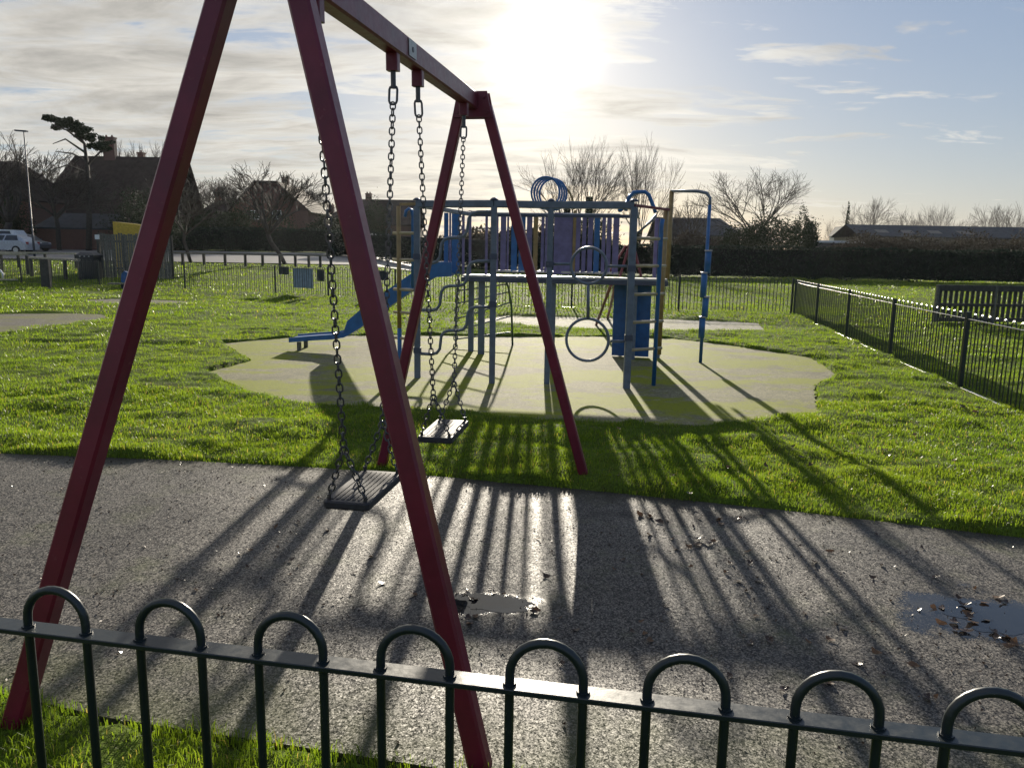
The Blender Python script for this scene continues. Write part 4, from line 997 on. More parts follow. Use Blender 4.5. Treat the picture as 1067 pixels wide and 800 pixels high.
house('detached_house', 'small dark house low behind the twiggy tree left of the chimney house', x0, x1, Y, Y + 9, zg, hz(220, 222, Y), hz(220, 208, Y + 4.5), 2, 2, 'render', 'tile', [(hx(228, Y + 4), Y + 4.5, 0.8, hz(228, 196, Y + 4.5))])
Y = 105; x0, x1 = hx(372, Y), hx(432, Y); zg = 0.3
house('detached_house', 'low dark house right of the red leg with small chimney on ridge', x0, x1, Y, Y + 9, zg, hz(400, 232, Y), hz(400, 208, Y + 4.5), 0, 0, 'brick', 'tile', [(hx(384, Y + 4), Y + 4.5, 0.8, hz(384, 200, Y + 4.5))])
Y = 118; x0, x1 = hx(338, Y), hx(366, Y)
house('detached_house', 'distant dark roof with thin chimney seen just left of the red leg', x0, x1, Y, Y + 9, 0.5, hz(350, 228, Y), hz(350, 218, Y + 4.5), 1.5, 1.5, 'render', 'tile', [(hx(345, Y + 4), Y + 4.5, 0.8, hz(345, 212, Y + 4.5))])
# right side
Y = 92; x0, x1 = hx(690, Y), hx(772, Y)
house('bungalow', 'grey roofed bungalow behind the hedge, seen through the blue sliding pole', x0, x1, Y, Y + 8, 0, hz(720, 243, Y), hz(720, 227, Y + 4), 0, 1.5, 'render', 'slate', (), [(hx(705, Y), hx(716, Y), hz(710, 256, Y), hz(710, 248, Y)), (hx(728, Y), hx(738, Y), hz(730, 256, Y), hz(730, 248, Y))], 'bungalow')
Y = 110; x0, x1 = hx(897, Y), hx(1110, Y)
t = house('long_low_building', 'long low grey building with roof lights behind the right hedge', x0, x1, Y, Y + 9, 0, hz(980, 246, Y), hz(980, 235.5, Y + 4.5), 0, 0, 'render', 'slate', cat='building')
ze, zr = hz(980, 246, Y), hz(980, 235.5, Y + 4.5)
for px in (918, 945, 974, 1005):
    m = MB(); xx = hx(px, Y); sl2 = (zr - ze) / 4.5
    m.add([(xx + a, Y + b, ze + b * sl2 + 0.04) for a, b in ((0, 0.9), (1.7, 0.9), (1.7, 2.2), (0, 2.2))], [(0, 1, 2, 3)]); m.build('roof_light', 'render', t)
Y = 125; x0, x1 = hx(881, Y), hx(903, Y); ztop = hz(890, 236, Y)
t = thing('gabled_cottage', ((x0 + x1) / 2, Y + 3, 0), 'small white gabled cottage beside the thin dark tree on right', 'cottage')
xm = (x0 + x1) / 2; ze = hz(890, 245, Y)
m = MB(); m.add([(x0, Y, 0), (x1, Y, 0), (x1, Y, ze), (x0, Y, ze), (x0 + (xm - x0) * 0.5, Y, ztop), (xm, Y, ze + 0.1), (xm + (x1 - xm) * 0.5, Y, ztop), (x0, Y + 6, 0), (x1, Y + 6, 0), (x1, Y + 6, ze), (x0, Y + 6, ze)],
                [(0, 1, 2, 6, 5, 4, 3), (1, 8, 9, 2), (8, 7, 10, 9), (7, 0, 3, 10)]); m.build('wall', 'white_wall', t)
m = MB(); a, b = (xm + x0) / 2, (xm + x1) / 2
for (l, tp, r_) in ((x0 - 0.2, a, xm), (xm, b, x1 + 0.2)):
    m.add([(l, Y - 0.2, ze - 0.1), (tp, Y - 0.2, ztop + 0.12), (r_, Y - 0.2, ze - 0.1), (l, Y + 6.2, ze - 0.1), (tp, Y + 6.2, ztop + 0.12), (r_, Y + 6.2, ze - 0.1)], [(0, 1, 4, 3), (1, 2, 5, 4)])
m.build('roof', 'slate', t)
# pale flat garage roof over the hedge
Y = 75; a, b = at(843, 250.5, Y), at(900, 252, Y)
t = thing('flat_garage', ((a[0] + b[0]) / 2, Y, 0), 'pale flat-roofed garage just topping the right hedge', 'garage')
m = MB(); m.box((a[0] + 0.2, Y, 0), (b[0] - 0.2, Y + 3, a[2] - 0.2)); m.build('wall', 'render', t)
m = MB(); m.box((a[0], Y - 0.2, a[2] - 0.2), (b[0], Y + 3.2, a[2])); m.build('roof', 'white_paint', t)
# shed whose roof catches the sun
Y = 78; a, b = at(384, 243, Y), at(405, 248, Y)
t = thing('garden_shed', ((a[0] + b[0]) / 2, Y, 0), 'garden shed with bright sloping roof above the hedge by the chain', 'shed')
m = MB(); m.add([(a[0], y, 0) for y in (Y, Y + 2)] + [(b[0], y, 0) for y in (Y, Y + 2)] + [(a[0], y, a[2] - 0.1) for y in (Y, Y + 2)] + [(b[0], y, b[2] - 0.1) for y in (Y, Y + 2)], [(0, 2, 6, 4), (1, 5, 7, 3), (0, 4, 5, 1), (2, 3, 7, 6), (4, 6, 7, 5)]); m.build('wall', 'timber', t)
m = MB(); m.add([(a[0] - 0.15, Y - 0.4, a[2] - 0.16), (b[0] + 0.15, Y - 0.4, b[2] - 0.2), (b[0] + 0.15, Y + 2.6, b[2] + 0.12), (a[0] - 0.15, Y + 2.6, a[2] + 0.12)] + [(a[0] - 0.15, Y - 0.4, a[2] - 0.09), (b[0] + 0.15, Y - 0.4, b[2] - 0.13), (b[0] + 0.15, Y + 2.6, b[2] + 0.19), (a[0] - 0.15, Y + 2.6, a[2] + 0.19)],
                [(3, 2, 1, 0), (4, 5, 6, 7), (0, 1, 5, 4), (1, 2, 6, 5), (2, 3, 7, 6), (3, 0, 4, 7)]); m.build('roof', 'shed_roof', t)

# ------------------------------------------------------------------ hedges and trees
def leaf_quads(C, size, flat=0.0):
    """C (n,3) centres -> randomly turned leaf-sized faces"""
    n = len(C); a = nrg.normal(size=(n, 3)); a /= np.linalg.norm(a, axis=1)[:, None]
    b = nrg.normal(size=(n, 3)); b -= a * (a * b).sum(1)[:, None]; b /= np.linalg.norm(b, axis=1)[:, None]
    s = size * nrg.uniform(0.5, 1.3, n)[:, None]
    V_ = np.stack([C - a * s, C + b * s * 0.45, C + a * s, C - b * s * 0.45], 1).reshape(-1, 3)
    return V_, np.arange(4 * n), np.full(n, 4)
def hedge(name, label, path, h, thick, n, leaf=0.09, mat='hedge', core='hedge_core', bumpy=0.12, base=None):
    """path of (x, y) along the hedge; one dense clipped hedge with a leafy skin"""
    t = thing(name, (path[0][0], path[0][1], 0), label, 'hedge')
    m = MB(); org = t['_o']
    for a, b in zip(path[:-1], path[1:]):
        a_, b_ = Vector((*a, 0)), Vector((*b, 0)); d = (b_ - a_).normalized(); nr = Vector((-d.y, d.x, 0)) * (thick / 2 - 0.06)
        za, zb = tz(*a), tz(*b)
        q = [a_ - nr, b_ - nr, b_ + nr, a_ + nr]; zz = [za, zb, zb, za]
        m.add([(p.x, p.y, z + 0.22) for p, z in zip(q, zz)] + [(p.x, p.y, z + h - 0.15) for p, z in zip(q, zz)], [(3, 2, 1, 0), (4, 5, 6, 7), (0, 1, 5, 4), (1, 2, 6, 5), (2, 3, 7, 6), (3, 0, 4, 7)])
    m.build('branches', core, t)
    L = [math.dist(a, b) for a, b in zip(path[:-1], path[1:])]; tot = sum(L); Vs = []
    for (a, b), l in zip(zip(path[:-1], path[1:]), L):
        k = int(n * l / tot); s = nrg.uniform(0, 1, k); u = nrg.uniform(0, 1, k)
        d = np.array([b[0] - a[0], b[1] - a[1]]) / l; nn = np.array([-d[1], d[0]])
        along = s * l; face = nrg.uniform(0, 1, k)
        bump_ = (vnoise(along * 1.1 + a[0], u * 0 + a[1], 71) - 0.5) * 2 * bumpy
        off_ = np.where(face < 0.62, -thick / 2, np.where(face < 0.85, (u * 2 - 1) * thick / 2, thick / 2)) + nrg.normal(0, 0.05, k)
        z = np.where((face >= 0.62) & (face < 0.85), h + bump_ * 1.0, u * (h + bump_ * 0.8)) + nrg.normal(0, 0.04, k)
        x = a[0] + d[0] * along + nn[0] * off_; y = a[1] + d[1] * along + nn[1] * off_
        Vs.append(np.stack([x - org[0], y - org[1], np.maximum(z, 0.06 + 0.26 * vnoise(along * 0.9, along * 0 + 3.0, 77)) + terrain(x, y)], 1))
    V_, L_, S_ = leaf_quads(np.concatenate(Vs), leaf)
    fast_mesh('foliage', V_, L_, mat, S_, t)
    return t
p0, p1, p2 = at(346, 277, 68), at(690, 288.5, 54.5), at(1130, 293.5, 52)
hedge('clipped_hedge', 'long dark clipped hedge along the far side of the field', [p0[:2], p1[:2], p2[:2]], 2.16, 1.4, 26000, 0.12)
p0, p1 = at(178, 262, 76), at(352, 264, 76)
hedge('clipped_hedge', 'dark tall hedge across the road behind the knee rail', [p0[:2], p1[:2]], 2.25, 1.4, 11000, 0.12)

def evergreen(name, label, c, blobs, n, leaf, mat='evergreen', cat='bush', trunk=None, spread=1.0):
    """blobs: (dx, dy, dz, rx, ry, rz) leaf masses round the base point c"""
    t = thing(name, c, label, cat)
    if trunk:
        m = MB(); m.tube([(c[0] + a, c[1] + b, c[2] + z) for a, b, z in trunk[0]], trunk[1], 7, scale=[1 - 0.75 * i / (len(trunk[0]) - 1) for i in range(len(trunk[0]))]); m.build('trunk', 'bark', t, True)
        for br in trunk[2:]:
            m = MB(); m.tube([(c[0] + a, c[1] + b, c[2] + z) for a, b, z in br], trunk[1] * 0.4, 5, scale=[1 - 0.7 * i / (len(br) - 1) for i in range(len(br))]); m.build('limb', 'bark', t, True)
    vol = [b[3] * b[4] * b[5] for b in blobs]; tot = sum(v ** (2 / 3) for v in vol); Vs = []
    for b, v in zip(blobs, vol):
        k = int(n * v ** (2 / 3) / tot); q = nrg.normal(size=(k, 3)); q /= np.linalg.norm(q, axis=1)[:, None]
        r = nrg.uniform(0.35, 1.0, k) ** 0.45
        r = r * (0.55 + 0.8 * vnoise(q[:, 0] * 3.4 + 9 + b[0], q[:, 1] * 3 + q[:, 2] * 3.1 + 7, 55)) * nrg.uniform(0.85, 1.2, k)
        Vs.append(q * r[:, None] * np.array(b[3:]) + np.array(b[:3]))
    V_, L_, S_ = leaf_quads(np.concatenate(Vs), leaf); fast_mesh('crown', V_, L_, mat, S_, t)
    return t

def bare_tree(name, label, base, H, spread, seed, limbs=5, depth=4, mat=('bark', 'twig'), r0=None, up=0.55, fork=0.22, trunk_path=None, kids=(3, 4), cat='tree', minr=0.012, ivy=None, group=None, wide=0.5, W=None):
    """leafless tree: tapered trunk and limbs, then finer and finer twigs"""
    r = random.Random(seed); t = thing(name, base, label, cat, group)
    mt, mc = MB(), MB(); base = Vector(base); r0 = r0 or H * 0.022
    def seg(mb, pts, ra, rb, n):
        k = len(pts) - 1; mb.tube(pts, 1.0, n, scale=[ra + (rb - ra) * i / k for i in range(k + 1)])
    def grow(p, d, L, rad, lev):
        pts = [p]; dd = d.copy(); ns = 3 if lev < 3 else 2
        for i in range(ns):
            dd = (dd + Vector((r.gauss(0, 0.13), r.gauss(0, 0.13), r.gauss(0, 0.08) + 0.07 * up))).normalized(); pts.append(pts[-1] + dd * (L / ns))
        rb = max(rad * 0.55, minr * 0.7); seg(mt if lev <= 1 else mc, pts, max(rad, minr), rb, 6 if lev <= 1 else (4 if lev == 2 else 3))
        if lev >= depth: return
        nk = r.randint(*kids)
        for i in range(nk):
            s = 0.35 + 0.65 * (i + r.random()) / nk; s = min(s, 1.0); k = min(int(s * ns), ns - 1); q = pts[k].lerp(pts[k + 1], s * ns - k)
            az = r.uniform(0, 2 * math.pi); o = dd.orthogonal().normalized(); o = Matrix.Rotation(az, 3, dd) @ o
            a = r.uniform(0.35, 0.8) * (wide / 0.5)
            nd = (dd * math.cos(a) + o * math.sin(a) + Vector((0, 0, 0.28 * up))).normalized()
            grow(q, nd, L * r.uniform(0.5, 0.78), rad * 0.52, lev + 1)
        grow(pts[-1], dd, L * 0.62, rad * 0.55, lev + 1)
    fz = H * fork; tp = [base + Vector((r.gauss(0, 0.04) * H * 0.1 * i, 0, fz * i / 3)) for i in range(4)] if trunk_path is None else [base + Vector(q) for q in trunk_path]
    tp[0] = base - Vector((0, 0, 0.2))
    seg(mt, tp, r0, r0 * 0.75, 8)
    Lb = (H - fz) * 0.42
    for i in range(limbs):
        a = 2 * math.pi * (i + r.uniform(-0.3, 0.3)) / limbs; el = r.uniform(0.35, 1.0)
        d = Vector((math.cos(a) * spread * el, math.sin(a) * spread * el, 1.0)).normalized()
        grow(tp[-1] - Vector((0, 0, r.uniform(0, 0.1) * fz)), d, Lb * r.uniform(0.85, 1.1), r0 * 0.5, 1)
    top_ = max(q[2] for q in mc.v) - base.z; kz = H / top_
    for mb_ in (mt, mc): mb_.v = [(base.x + (x - base.x) * kz, base.y + (y - base.y) * kz, base.z + (z - base.z) * kz) for x, y, z in mb_.v]
    if W:
        xs_ = np.array([q[0] for q in mc.v]) - base.x; kx = W / (np.percentile(xs_, 98) - np.percentile(xs_, 2))
        for mb_ in (mt, mc): mb_.v = [(base.x + (x - base.x) * (1 + (kx - 1) * min(1, (z - base.z) / (H * 0.2))), base.y + (y - base.y) * (1 + (kx - 1) * min(1, (z - base.z) / (H * 0.2))), z) for x, y, z in mb_.v]
    mt.build('trunk', mat[0], t, True); mc.build('crown', mat[1], t)
    if ivy:
        for (dx, z0, z1, w) in ivy:
            k = int((z1 - z0) * 520); a = nrg.uniform(0, 2 * np.pi, k); z = nrg.uniform(z0, z1, k)
            rr = w * (1.0 - 0.5 * (z - z0) / (z1 - z0)) * nrg.uniform(0.5, 1.15, k)
            V_, L_, S_ = leaf_quads(np.stack([dx + rr * np.cos(a), rr * np.sin(a), z], 1), 0.11); fast_mesh('ivy', V_, L_, 'ivy', S_, t)
    return t
def gp(px, Y, dz=0.0): x = at(px, 260, Y)[0]; return (x, Y, tz(x, Y) + dz)
def ht(px, py, Y): return at(px, py, Y)[2] - gp(px, Y)[2]
# the pair of tall multi-stemmed trees in the middle
bare_tree('bare_tree', 'wide bare tree with ivy on its stems behind the blue coil', gp(600, 72), ht(598, 137, 72), 0.95, 3, 9, 5, W=8.4, r0=0.19, up=0.5, fork=0.08, kids=(3, 3), ivy=[(-0.9, 0.3, 5.6, 0.5), (1.1, 0.3, 6.6, 0.55)], wide=0.45, minr=0.010)
bare_tree('bare_tree', 'bare upright tree behind the blue grab arch, right of the ivy tree', gp(668, 74), ht(668, 139, 74), 0.8, 5, 7, 5, W=5.6, r0=0.17, up=0.5, fork=0.14, kids=(3, 3), ivy=[(-0.4, 0.5, 3.6, 0.5)], wide=0.40, minr=0.010)
bare_tree('bare_tree', 'small bare scrub tree low beside the yellow pole post', gp(712, 84), ht(712, 203, 84), 0.8, 8, 6, 4, up=0.5, fork=0.1)
bare_tree('bare_tree', 'round bare tree standing alone behind the dark evergreen mound', gp(786, 78), ht(786, 168, 78), 1.1, 11, 6, 5, W=9.2, r0=0.17, up=0.35, fork=0.30, kids=(3, 3), wide=0.55, minr=0.010)
bare_tree('bare_tree', 'fine twigged round bare tree beyond the white cottage', gp(905, 140), ht(905, 203, 140), 1.0, 14, 6, 5, W=9.0, mat=('bark_glare', 'bark_glare'), r0=0.17, up=0.35, fork=0.25, kids=(3, 3), wide=0.55, minr=0.014)
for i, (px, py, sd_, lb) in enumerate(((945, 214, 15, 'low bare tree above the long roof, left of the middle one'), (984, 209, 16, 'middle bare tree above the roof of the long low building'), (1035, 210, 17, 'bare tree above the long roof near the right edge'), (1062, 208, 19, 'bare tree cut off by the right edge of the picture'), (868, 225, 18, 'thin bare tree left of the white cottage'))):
    bare_tree('bare_tree', lb, gp(px, 150), ht(px, py, 150), 0.95, sd_, 6, 4, ('bark_glare', 'bark_glare'), W=(9.0 if px > 900 else 4), r0=0.16, up=0.45, fork=0.15, minr=0.018, group='bare trees on the far right skyline')
# left trees
b = gp(298, 52); bare_tree('bare_tree', 'bare tree with leaning trunk by the knee rail, before the chimney house', b, ht(280, 167, 52), 0.85, 23, 6, 5, W=6.0, up=0.45, trunk_path=[(0, 0, 0), (-0.35, 0, 0.7), (-0.75, 0, 1.6), (-0.9, 0, 2.2)], kids=(2, 3), minr=0.014)
b = gp(199, 52); bare_tree('bare_tree', 'bushy bare tree with dark trunk just right of the tall red leg', b, ht(215, 178, 52), 0.85, 27, 6, 5, W=4.6, up=0.4, trunk_path=[(0, 0, 0), (-0.25, 0, 0.8), (-0.45, 0, 1.6), (-0.35, 0, 2.1)], kids=(2, 3), minr=0.014)
bare_tree('bare_tree', 'bare tree beside the street lamp at the far left', gp(10, 66), ht(8, 133, 66), 0.55, 31, 5, 5, kids=(2, 3), W=6.5, up=0.7, fork=0.25, minr=0.014)
bare_tree('bare_tree', 'low spreading bare tree under the pine at left', gp(62, 70), ht(66, 158, 70), 0.9, 33, 5, 5, W=7.5, up=0.3, fork=0.35, minr=0.014)
bare_tree('bare_tree', 'bare tree poking over the big hipped roof behind it', gp(152, 94), ht(152, 143, 94), 0.5, 35, 5, 5, W=6.5, up=0.7, fork=0.3, minr=0.016)
bare_tree('bare_tree', 'bare tree behind the chimney house on its right side', gp(322, 116), ht(322, 190, 116), 0.6, 37, 5, 5, W=5.5, up=0.6, fork=0.25, minr=0.02)
bare_tree('bare_tree', 'small bare tree rising left of the chimney house roof', gp(238, 118), ht(238, 184, 118), 0.7, 38, 5, 5, W=7, up=0.6, fork=0.25, minr=0.02)
# windswept pine
Y = 70; c = gp(92, Y)
def rel(px, py): q = at(px, py, Y); return (q[0] - c[0], 0.0, q[2] - c[2])
bl = []
crest = [(50, 127), (60, 126), (72, 128), (84, 134), (92, 141), (102, 148), (114, 152)]
for _ in range(46):
    u = rnd.uniform(0, 5.999); k = int(u); a, b = crest[k], crest[k + 1]; f = u - k
    px, py = a[0] + (b[0] - a[0]) * f + rnd.gauss(0, 2), a[1] + (b[1] - a[1]) * f + rnd.uniform(-5, 8)
    q = rel(px, py); bl.append((q[0], rnd.uniform(-1.1, 1.1), q[2], rnd.uniform(0.22, 0.50), rnd.uniform(0.22, 0.5), rnd.uniform(0.12, 0.24)))
evergreen('pine_tree', 'windswept pine with layered dark crown against the left sky', c, bl, 9000, 0.13, 'evergreen', 'tree',
          trunk=[[(0, 0, -0.3), rel(93, 215), rel(91, 175), rel(88, 150), rel(80, 138)], 0.28, [rel(90, 168), rel(75, 160), rel(58, 158)], [rel(91, 172), rel(105, 158), rel(112, 156)], [rel(90, 160), rel(68, 145), rel(55, 150)], [rel(90, 180), rel(70, 172), rel(52, 178)], [rel(88, 150), rel(70, 136), rel(55, 130)]])
# dark bushes and conifers
def bush(name, label, px, Y, w, py, n, mat='evergreen', leaf=0.11, cat='bush', lobes=7, seed=1):
    c = gp(px, Y); h = ht(px, py, Y); r_ = random.Random(seed); bl = [(0, 0, h * 0.5, w * 0.42, w * 0.35, h * 0.5)]
    for i in range(lobes):
        bl.append((r_.uniform(-0.36, 0.36) * w, r_.uniform(-0.25, 0.25) * w, h * r_.uniform(0.25, 0.72), w * r_.uniform(0.13, 0.24), w * 0.2, h * r_.uniform(0.18, 0.28)))
    return evergreen(name, label, c, bl, int(n * 1.7), leaf, mat, cat)
bush('evergreen_bush', 'broad dark evergreen mound under the lone round bare tree', 800, 70, 8.6, 221, 7500, lobes=9, seed=4)
bush('evergreen_bush', 'dark pointed evergreen at the right end of the broad mound', 836, 74, 3.6, 219, 3500, seed=6, lobes=5)
bush('evergreen_bush', 'dark low evergreen between the bungalow and the mound', 762, 72, 3.6, 240, 2500, seed=8)
bush('evergreen_bush', 'dark shaggy evergreen beside the low house, right of the red leg', 392, 84, 4.2, 206, 4500, seed=9)
bush('evergreen_bush', 'dark evergreen clump at the foot of the big hipped house', 150, 70, 7.5, 195, 5000, seed=10)
bush('evergreen_bush', 'dark evergreen at the left edge, behind the cars', 6, 70, 5.0, 190, 4500, seed=12)
bush('evergreen_bush', 'dark shrubbery behind the knee rail at the leaning tree', 262, 80, 8.0, 208, 5000, seed=14)
bush('evergreen_bush', 'rounded dark shrub behind the hedge, left of the swing chain', 222, 82, 5.0, 214, 3500, seed=15)
bush('evergreen_bush', 'dark shrub between the chimney house and the red leg', 342, 88, 5.0, 222, 3500, seed=16)
bush('evergreen_bush', 'dark low ivy mass behind the climbing frame rail', 618, 70, 5.0, 218, 3000, 'ivy', seed=18)
for i, (px, w, lb) in enumerate(((905, 9, 'brown winter thicket before the left end of the long building'), (960, 11, 'brown winter thicket in front of the roof lights'), (1020, 11, 'brown winter thicket before the right part of the long building'), (1075, 9, 'brown winter thicket at the right edge of the picture'))):
    bush('winter_thicket', lb, px, 72, w, 244 + (i % 2), 9000, 'bushbrown', 0.14, 'thicket', 10, 30 + i)
bush('winter_thicket', 'brown winter scrub behind the sliding pole above the hedge', 722, 74, 8, 243, 7000, 'bushbrown', 0.2, 'thicket', 9, 41)
bush('winter_thicket', 'dull scrub seen through the left part of the climbing frame', 500, 74, 12, 238, 7000, 'bushbrown', 0.2, 'thicket', 10, 43)
bush('winter_thicket', 'dull scrub seen behind the purple panels of the frame', 575, 74, 12, 236, 7000, 'bushbrown', 0.2, 'thicket', 10, 44)
# thin dark tree on the right
Y = 120; c = gp(880, Y); h = ht(880, 212, Y)
evergreen('thin_conifer', 'very thin dark conifer rising beside the white cottage', c, [(0, 0, h * 0.35, 0.5, 0.5, h * 0.36), (0.05, 0, h * 0.75, 0.25, 0.25, h * 0.27)], 1500, 0.14, 'evergreen', 'tree', trunk=[[(0, 0, 0), (0, 0, h * 0.5), (0.05, 0, h * 0.98)], 0.12])

# ------------------------------------------------------------------ fallen leaves and litter
def leaf_mesh(seed):
    r = random.Random(seed); m = MB(); n = 14; o = []
    for i in range(n):
        a = 2 * math.pi * i / n; k = 1 + 0.18 * math.sin(3 * a) + r.uniform(-0.12, 0.12)
        o.append((0.034 * k * math.cos(a), 0.021 * k * math.sin(a)))
    cu = r.uniform(2, 11); cu2 = r.uniform(-4, 9)
    f = lambda x, y: cu * x * x + cu2 * y * y + r.uniform(0, 0.003) + 0.002
    vs = [(x, y, f(x, y)) for x, y in o] + [(x * 0.5, y * 0.5, f(x * 0.5, y * 0.5)) for x, y in o] + [(0, 0, 0.002)]
    m.add(vs, [(i, (i + 1) % n, n + (i + 1) % n, n + i) for i in range(n)] + [(n + i, n + (i + 1) % n, 2 * n) for i in range(n)])
    m.tube([(0.03, 0, 0.006), (0.05, 0.004, 0.014), (0.062, 0.01, 0.012)], 0.0009, 4)
    me = bpy.data.meshes.new('fallen_leaf'); me.from_pydata(m.v, [], m.f); return me
LM = []
for i in range(6):
    me = leaf_mesh(100 + i); me.materials.append(MAT['fallen' if i % 2 else 'fallen_dark']); LM.append(me)
def leaf(px, py, label, group, s=1.0, z=0.004):
    x, y, _ = gnd(px, py, z); o = bpy.data.objects.new('fallen_leaf', rnd.choice(LM)); COL.objects.link(o)
    o.location = (x, y, z); o.rotation_euler = (rnd.gauss(0, 0.25), rnd.gauss(0, 0.25), rnd.uniform(0, 6.28)); k = 0.75 * s * rnd.uniform(0.6, 1.3); o.scale = (k, k, k * rnd.uniform(0.7, 1.6))
    o['label'] = label; o['category'] = 'leaf'; o['group'] = group
def cluster(cx, cy, sx, sy, n, label, group, s=1.0, z=0.004):
    for _ in range(n): leaf(cx + rnd.gauss(0, sx), cy + rnd.gauss(0, sy), label, group, s, z)
cluster(1012, 634, 26, 13, 16, 'brown fallen leaf in or beside the puddle near the right edge', 'leaves at the right puddle', 0.9)
cluster(1048, 664, 12, 6, 7, 'brown fallen leaf on the tarmac just below the right puddle', 'leaves below the right puddle', 0.9)
cluster(500, 618, 22, 7, 9, 'dark fallen leaf on the rim of the puddle behind the red leg', 'leaves at the middle puddle', 0.55)
cluster(490, 645, 6, 3, 3, 'dark crumpled leaf on the tarmac right beside the red leg', 'leaves by the red leg', 0.9)
cluster(557, 634, 6, 3, 4, 'dark crumpled leaf in the small heap right of the middle puddle', 'leaves in the small heap', 0.9)
cluster(765, 541, 24, 5, 14, 'fallen leaf in the wet heap at the far edge of the tarmac', 'leaves in the wet heap at the edge', 0.8)
cluster(675, 540, 14, 7, 6, 'dark fallen leaf near the tarmac edge below the far right red leg', 'leaves near the far right leg', 1.0)
cluster(722, 567, 8, 2, 5, 'dark leaf in the flat clump in the middle of the tarmac', 'leaves in the flat clump', 1.1)
for _ in range(60): leaf(rnd.uniform(560, 1000), rnd.uniform(555, 730), 'loose brown leaf scattered across the right half of the tarmac', 'loose leaves on the right of the tarmac', 0.75)
for _ in range(26): leaf(rnd.uniform(40, 450), rnd.uniform(500, 620), 'loose brown leaf scattered across the left half of the tarmac', 'loose leaves on the left of the tarmac', 0.65)
cluster(1005, 425, 14, 6, 9, 'brown fallen leaf on the grass at the foot of the right railing', 'leaves below the right railing', 1.2, 0.05)
for _ in range(26):
    px, py = rnd.uniform(640, 1050), rnd.uniform(445, 520)
    leaf(px, py, 'pale fallen leaf lying on the grass right of the swings', 'leaves on the grass to the right', 0.9, 0.05)
for _ in range(30): leaf(rnd.uniform(880, 1062), rnd.uniform(405, 500), 'brown fallen leaf lying on the grass beside the right railing', 'leaves on the grass by the right railing', 1.0, 0.05)
# crumbs of leaf and grit, too small to count
n = 6500; x = nrg.uniform(-4, 5, n); y = nrg.uniform(2.3, 6, n); k = (sdist(x, y, TARMAC) < -0.05); x, y = x[k], y[k]
w_ = vnoise(x * 2.5, y * 2.5, 91); k = nrg.uniform(0, 1, len(x)) < w_ ** 1.8 * 1.3; x, y = x[k], y[k]
V_, L_, S_ = leaf_quads(np.stack([x, y, np.full(len(x), 0.004)], 1), 0.009); V_[:, 2] = np.abs(V_[:, 2])
o = fast_mesh('leaf_litter', V_, L_, 'fallen_dark', S_); o['kind'] = 'stuff'; o['label'] = 'crumbs of dead leaf and grit strewn over the tarmac'; o['category'] = 'litter'

# ------------------------------------------------------------------ air
HAZE = 0.00006  # thin haze, added also to lift shadows and stand in for lens glare
if HAZE:
    m = MB(); m.box((-95, -12, -1.2), (95, 165, 17)); me_m = bpy.data.materials.new('haze_air'); me_m.use_nodes = True
    nt = me_m.node_tree; nt.nodes.remove(nt.nodes['Principled BSDF']); pv_ = nt.nodes.new('ShaderNodeVolumePrincipled')
    pv_.inputs['Color'].default_value = (0.90, 0.94, 1.0, 1); pv_.inputs['Density'].default_value = HAZE; pv_.inputs['Anisotropy'].default_value = 0.55
    nt.links.new(pv_.outputs[0], nt.nodes['Material Output'].inputs['Volume']); MAT['haze'] = me_m
    o = m.build('haze', 'haze'); o['kind'] = 'stuff'; o['label'] = 'thin haze over the playground and the field, also standing in for lens glare'; o['category'] = 'haze'
# ------------------------------------------------------------------ sky
w = bpy.data.worlds.new('World'); scene.world = w; w.use_nodes = True
t = NT(w.node_tree); bg = w.node_tree.nodes['Background']
sky = t.new('ShaderNodeTexSky', sky_type='NISHITA'); sky.sun_disc = False; sky.sun_elevation = SUN_EL; sky.sun_rotation = SUN_AZ
SKYK = 0.040; sky.air_density = 1.0; sky.dust_density = 0.4; sky.ozone_density = 1.0; sky.altitude = 50
base = t.mix(0.55, t.mix(1.0, sky.outputs[0], (SKYK, SKYK, SKYK), 'MULTIPLY'), (0.145, 0.195, 0.30))
dirv = t.new('ShaderNodeTexCoord').outputs['Generated']
sep = t.new('ShaderNodeSeparateXYZ', inp={0: dirv}); sx, sy, sz = sep.outputs
def vec(x, y, z): return t.new('ShaderNodeCombineXYZ', inp={0: x, 1: y, 2: z}).outputs[0]
def grey(v): return vec(v, v, v)
zc = t.math('ADD', t.math('MAXIMUM', sz, 0.0), 0.10)
pv = vec(t.math('DIVIDE', sx, zc), t.math('DIVIDE', sy, zc), 0.0)
mp = t.new('ShaderNodeMapping', inp={'Vector': pv}); mp.inputs['Rotation'].default_value = (0, 0, R(14)); mp.inputs['Scale'].default_value = (0.62, 1.3, 1)
n1 = t.noise(0.9, mp.outputs[0], 8, 0.60, 0.7); n2 = t.noise(3.6, mp.outputs[0], 7, 0.62, 0.6); n3 = t.noise(1.6, mp.outputs[0], 8, 0.65, 1.0)
dot = t.new('ShaderNodeVectorMath', operation='DOT_PRODUCT'); t.l.new(dirv, dot.inputs[0]); dot.inputs[1].default_value = tuple(sun_dir)
d = t.math('MAXIMUM', dot.outputs['Value'], 0.0)
h_wide = t.math('POWER', d, 8.0); h_mid = t.math('POWER', d, 50.0); h_core = t.math('POWER', d, 1300.0)
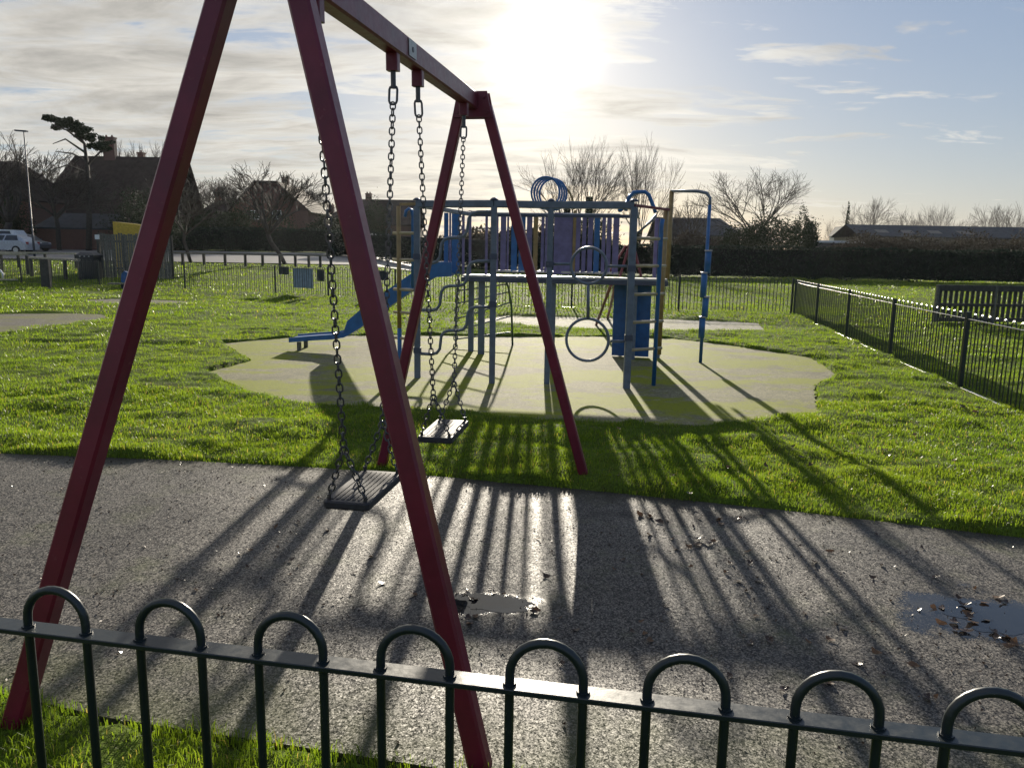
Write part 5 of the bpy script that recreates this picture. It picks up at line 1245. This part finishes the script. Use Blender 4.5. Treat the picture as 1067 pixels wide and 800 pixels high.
# the cloud sheet lies over the south-west; it thins to the right and behind us, where unseen cloud is set to brighten shaded faces
cover = t.math('ADD', t.math('MULTIPLY', n1, 0.62), t.math('MULTIPLY', n2, 0.38))
cover = t.math('ADD', cover, t.math('ADD', t.math('MULTIPLY', t.math('MAXIMUM', sx, -0.12), -0.215), t.math('MULTIPLY', t.math('MINIMUM', t.math('SUBTRACT', sy, 0.55), 0.0), 0.07)))
mask = t.ramp(cover, [(0.455, 0.0), (0.505, 0.7), (0.58, 1.0)])
thick = t.math('MULTIPLY', t.ramp(cover, [(0.46, 1.10), (0.54, 0.95), (0.66, 0.66)]), t.ramp(n3, [(0.34, 0.72), (0.66, 1.22)]))
lum = t.math('ADD', 0.355, t.math('ADD', t.math('MULTIPLY', h_wide, 0.05), t.math('MULTIPLY', h_mid, 0.05)))
cl_ = t.mix(1.0, (1.0, 0.945, 0.84), grey(t.math('MULTIPLY', lum, thick)), 'MULTIPLY')
# thin warm veil low down towards the sun
low = t.math('MULTIPLY', t.math('POWER', t.math('SUBTRACT', 1.0, t.math('MINIMUM', t.math('MAXIMUM', sz, 0.0), 1.0)), 9.0), t.math('MAXIMUM', sy, 0.0))
c = t.mix(t.math('MULTIPLY', low, 0.55), base, (0.36, 0.31, 0.22))
c = t.mix(t.math('MULTIPLY', mask, 0.9), c, cl_)
glow = t.math('ADD', t.math('MULTIPLY', h_core, 1.5), t.math('ADD', t.math('MULTIPLY', h_mid, 0.03), t.math('MULTIPLY', t.math('POWER', d, 160.0), 0.08)))
c = t.mix(1.0, c, t.mix(1.0, (1.0, 0.94, 0.82), grey(glow), 'MULTIPLY'), 'ADD')
t.l.new(c, bg.inputs[0]); bg.inputs[1].default_value = 1.0

# ------------------------------------------------------------------ render settings
scene.view_settings.view_transform = 'Standard'; scene.view_settings.look = 'None'
scene.view_settings.exposure = 1.05; scene.view_settings.gamma = 1.0
scene.render.engine = 'CYCLES'
scene.cycles.use_denoising = True
scene.cycles.max_bounces = 6; scene.cycles.transparent_max_bounces = 4
scene.cycles.sample_clamp_indirect = 4.0
for o in list(bpy.data.objects):
    if '_o' in o: del o['_o']
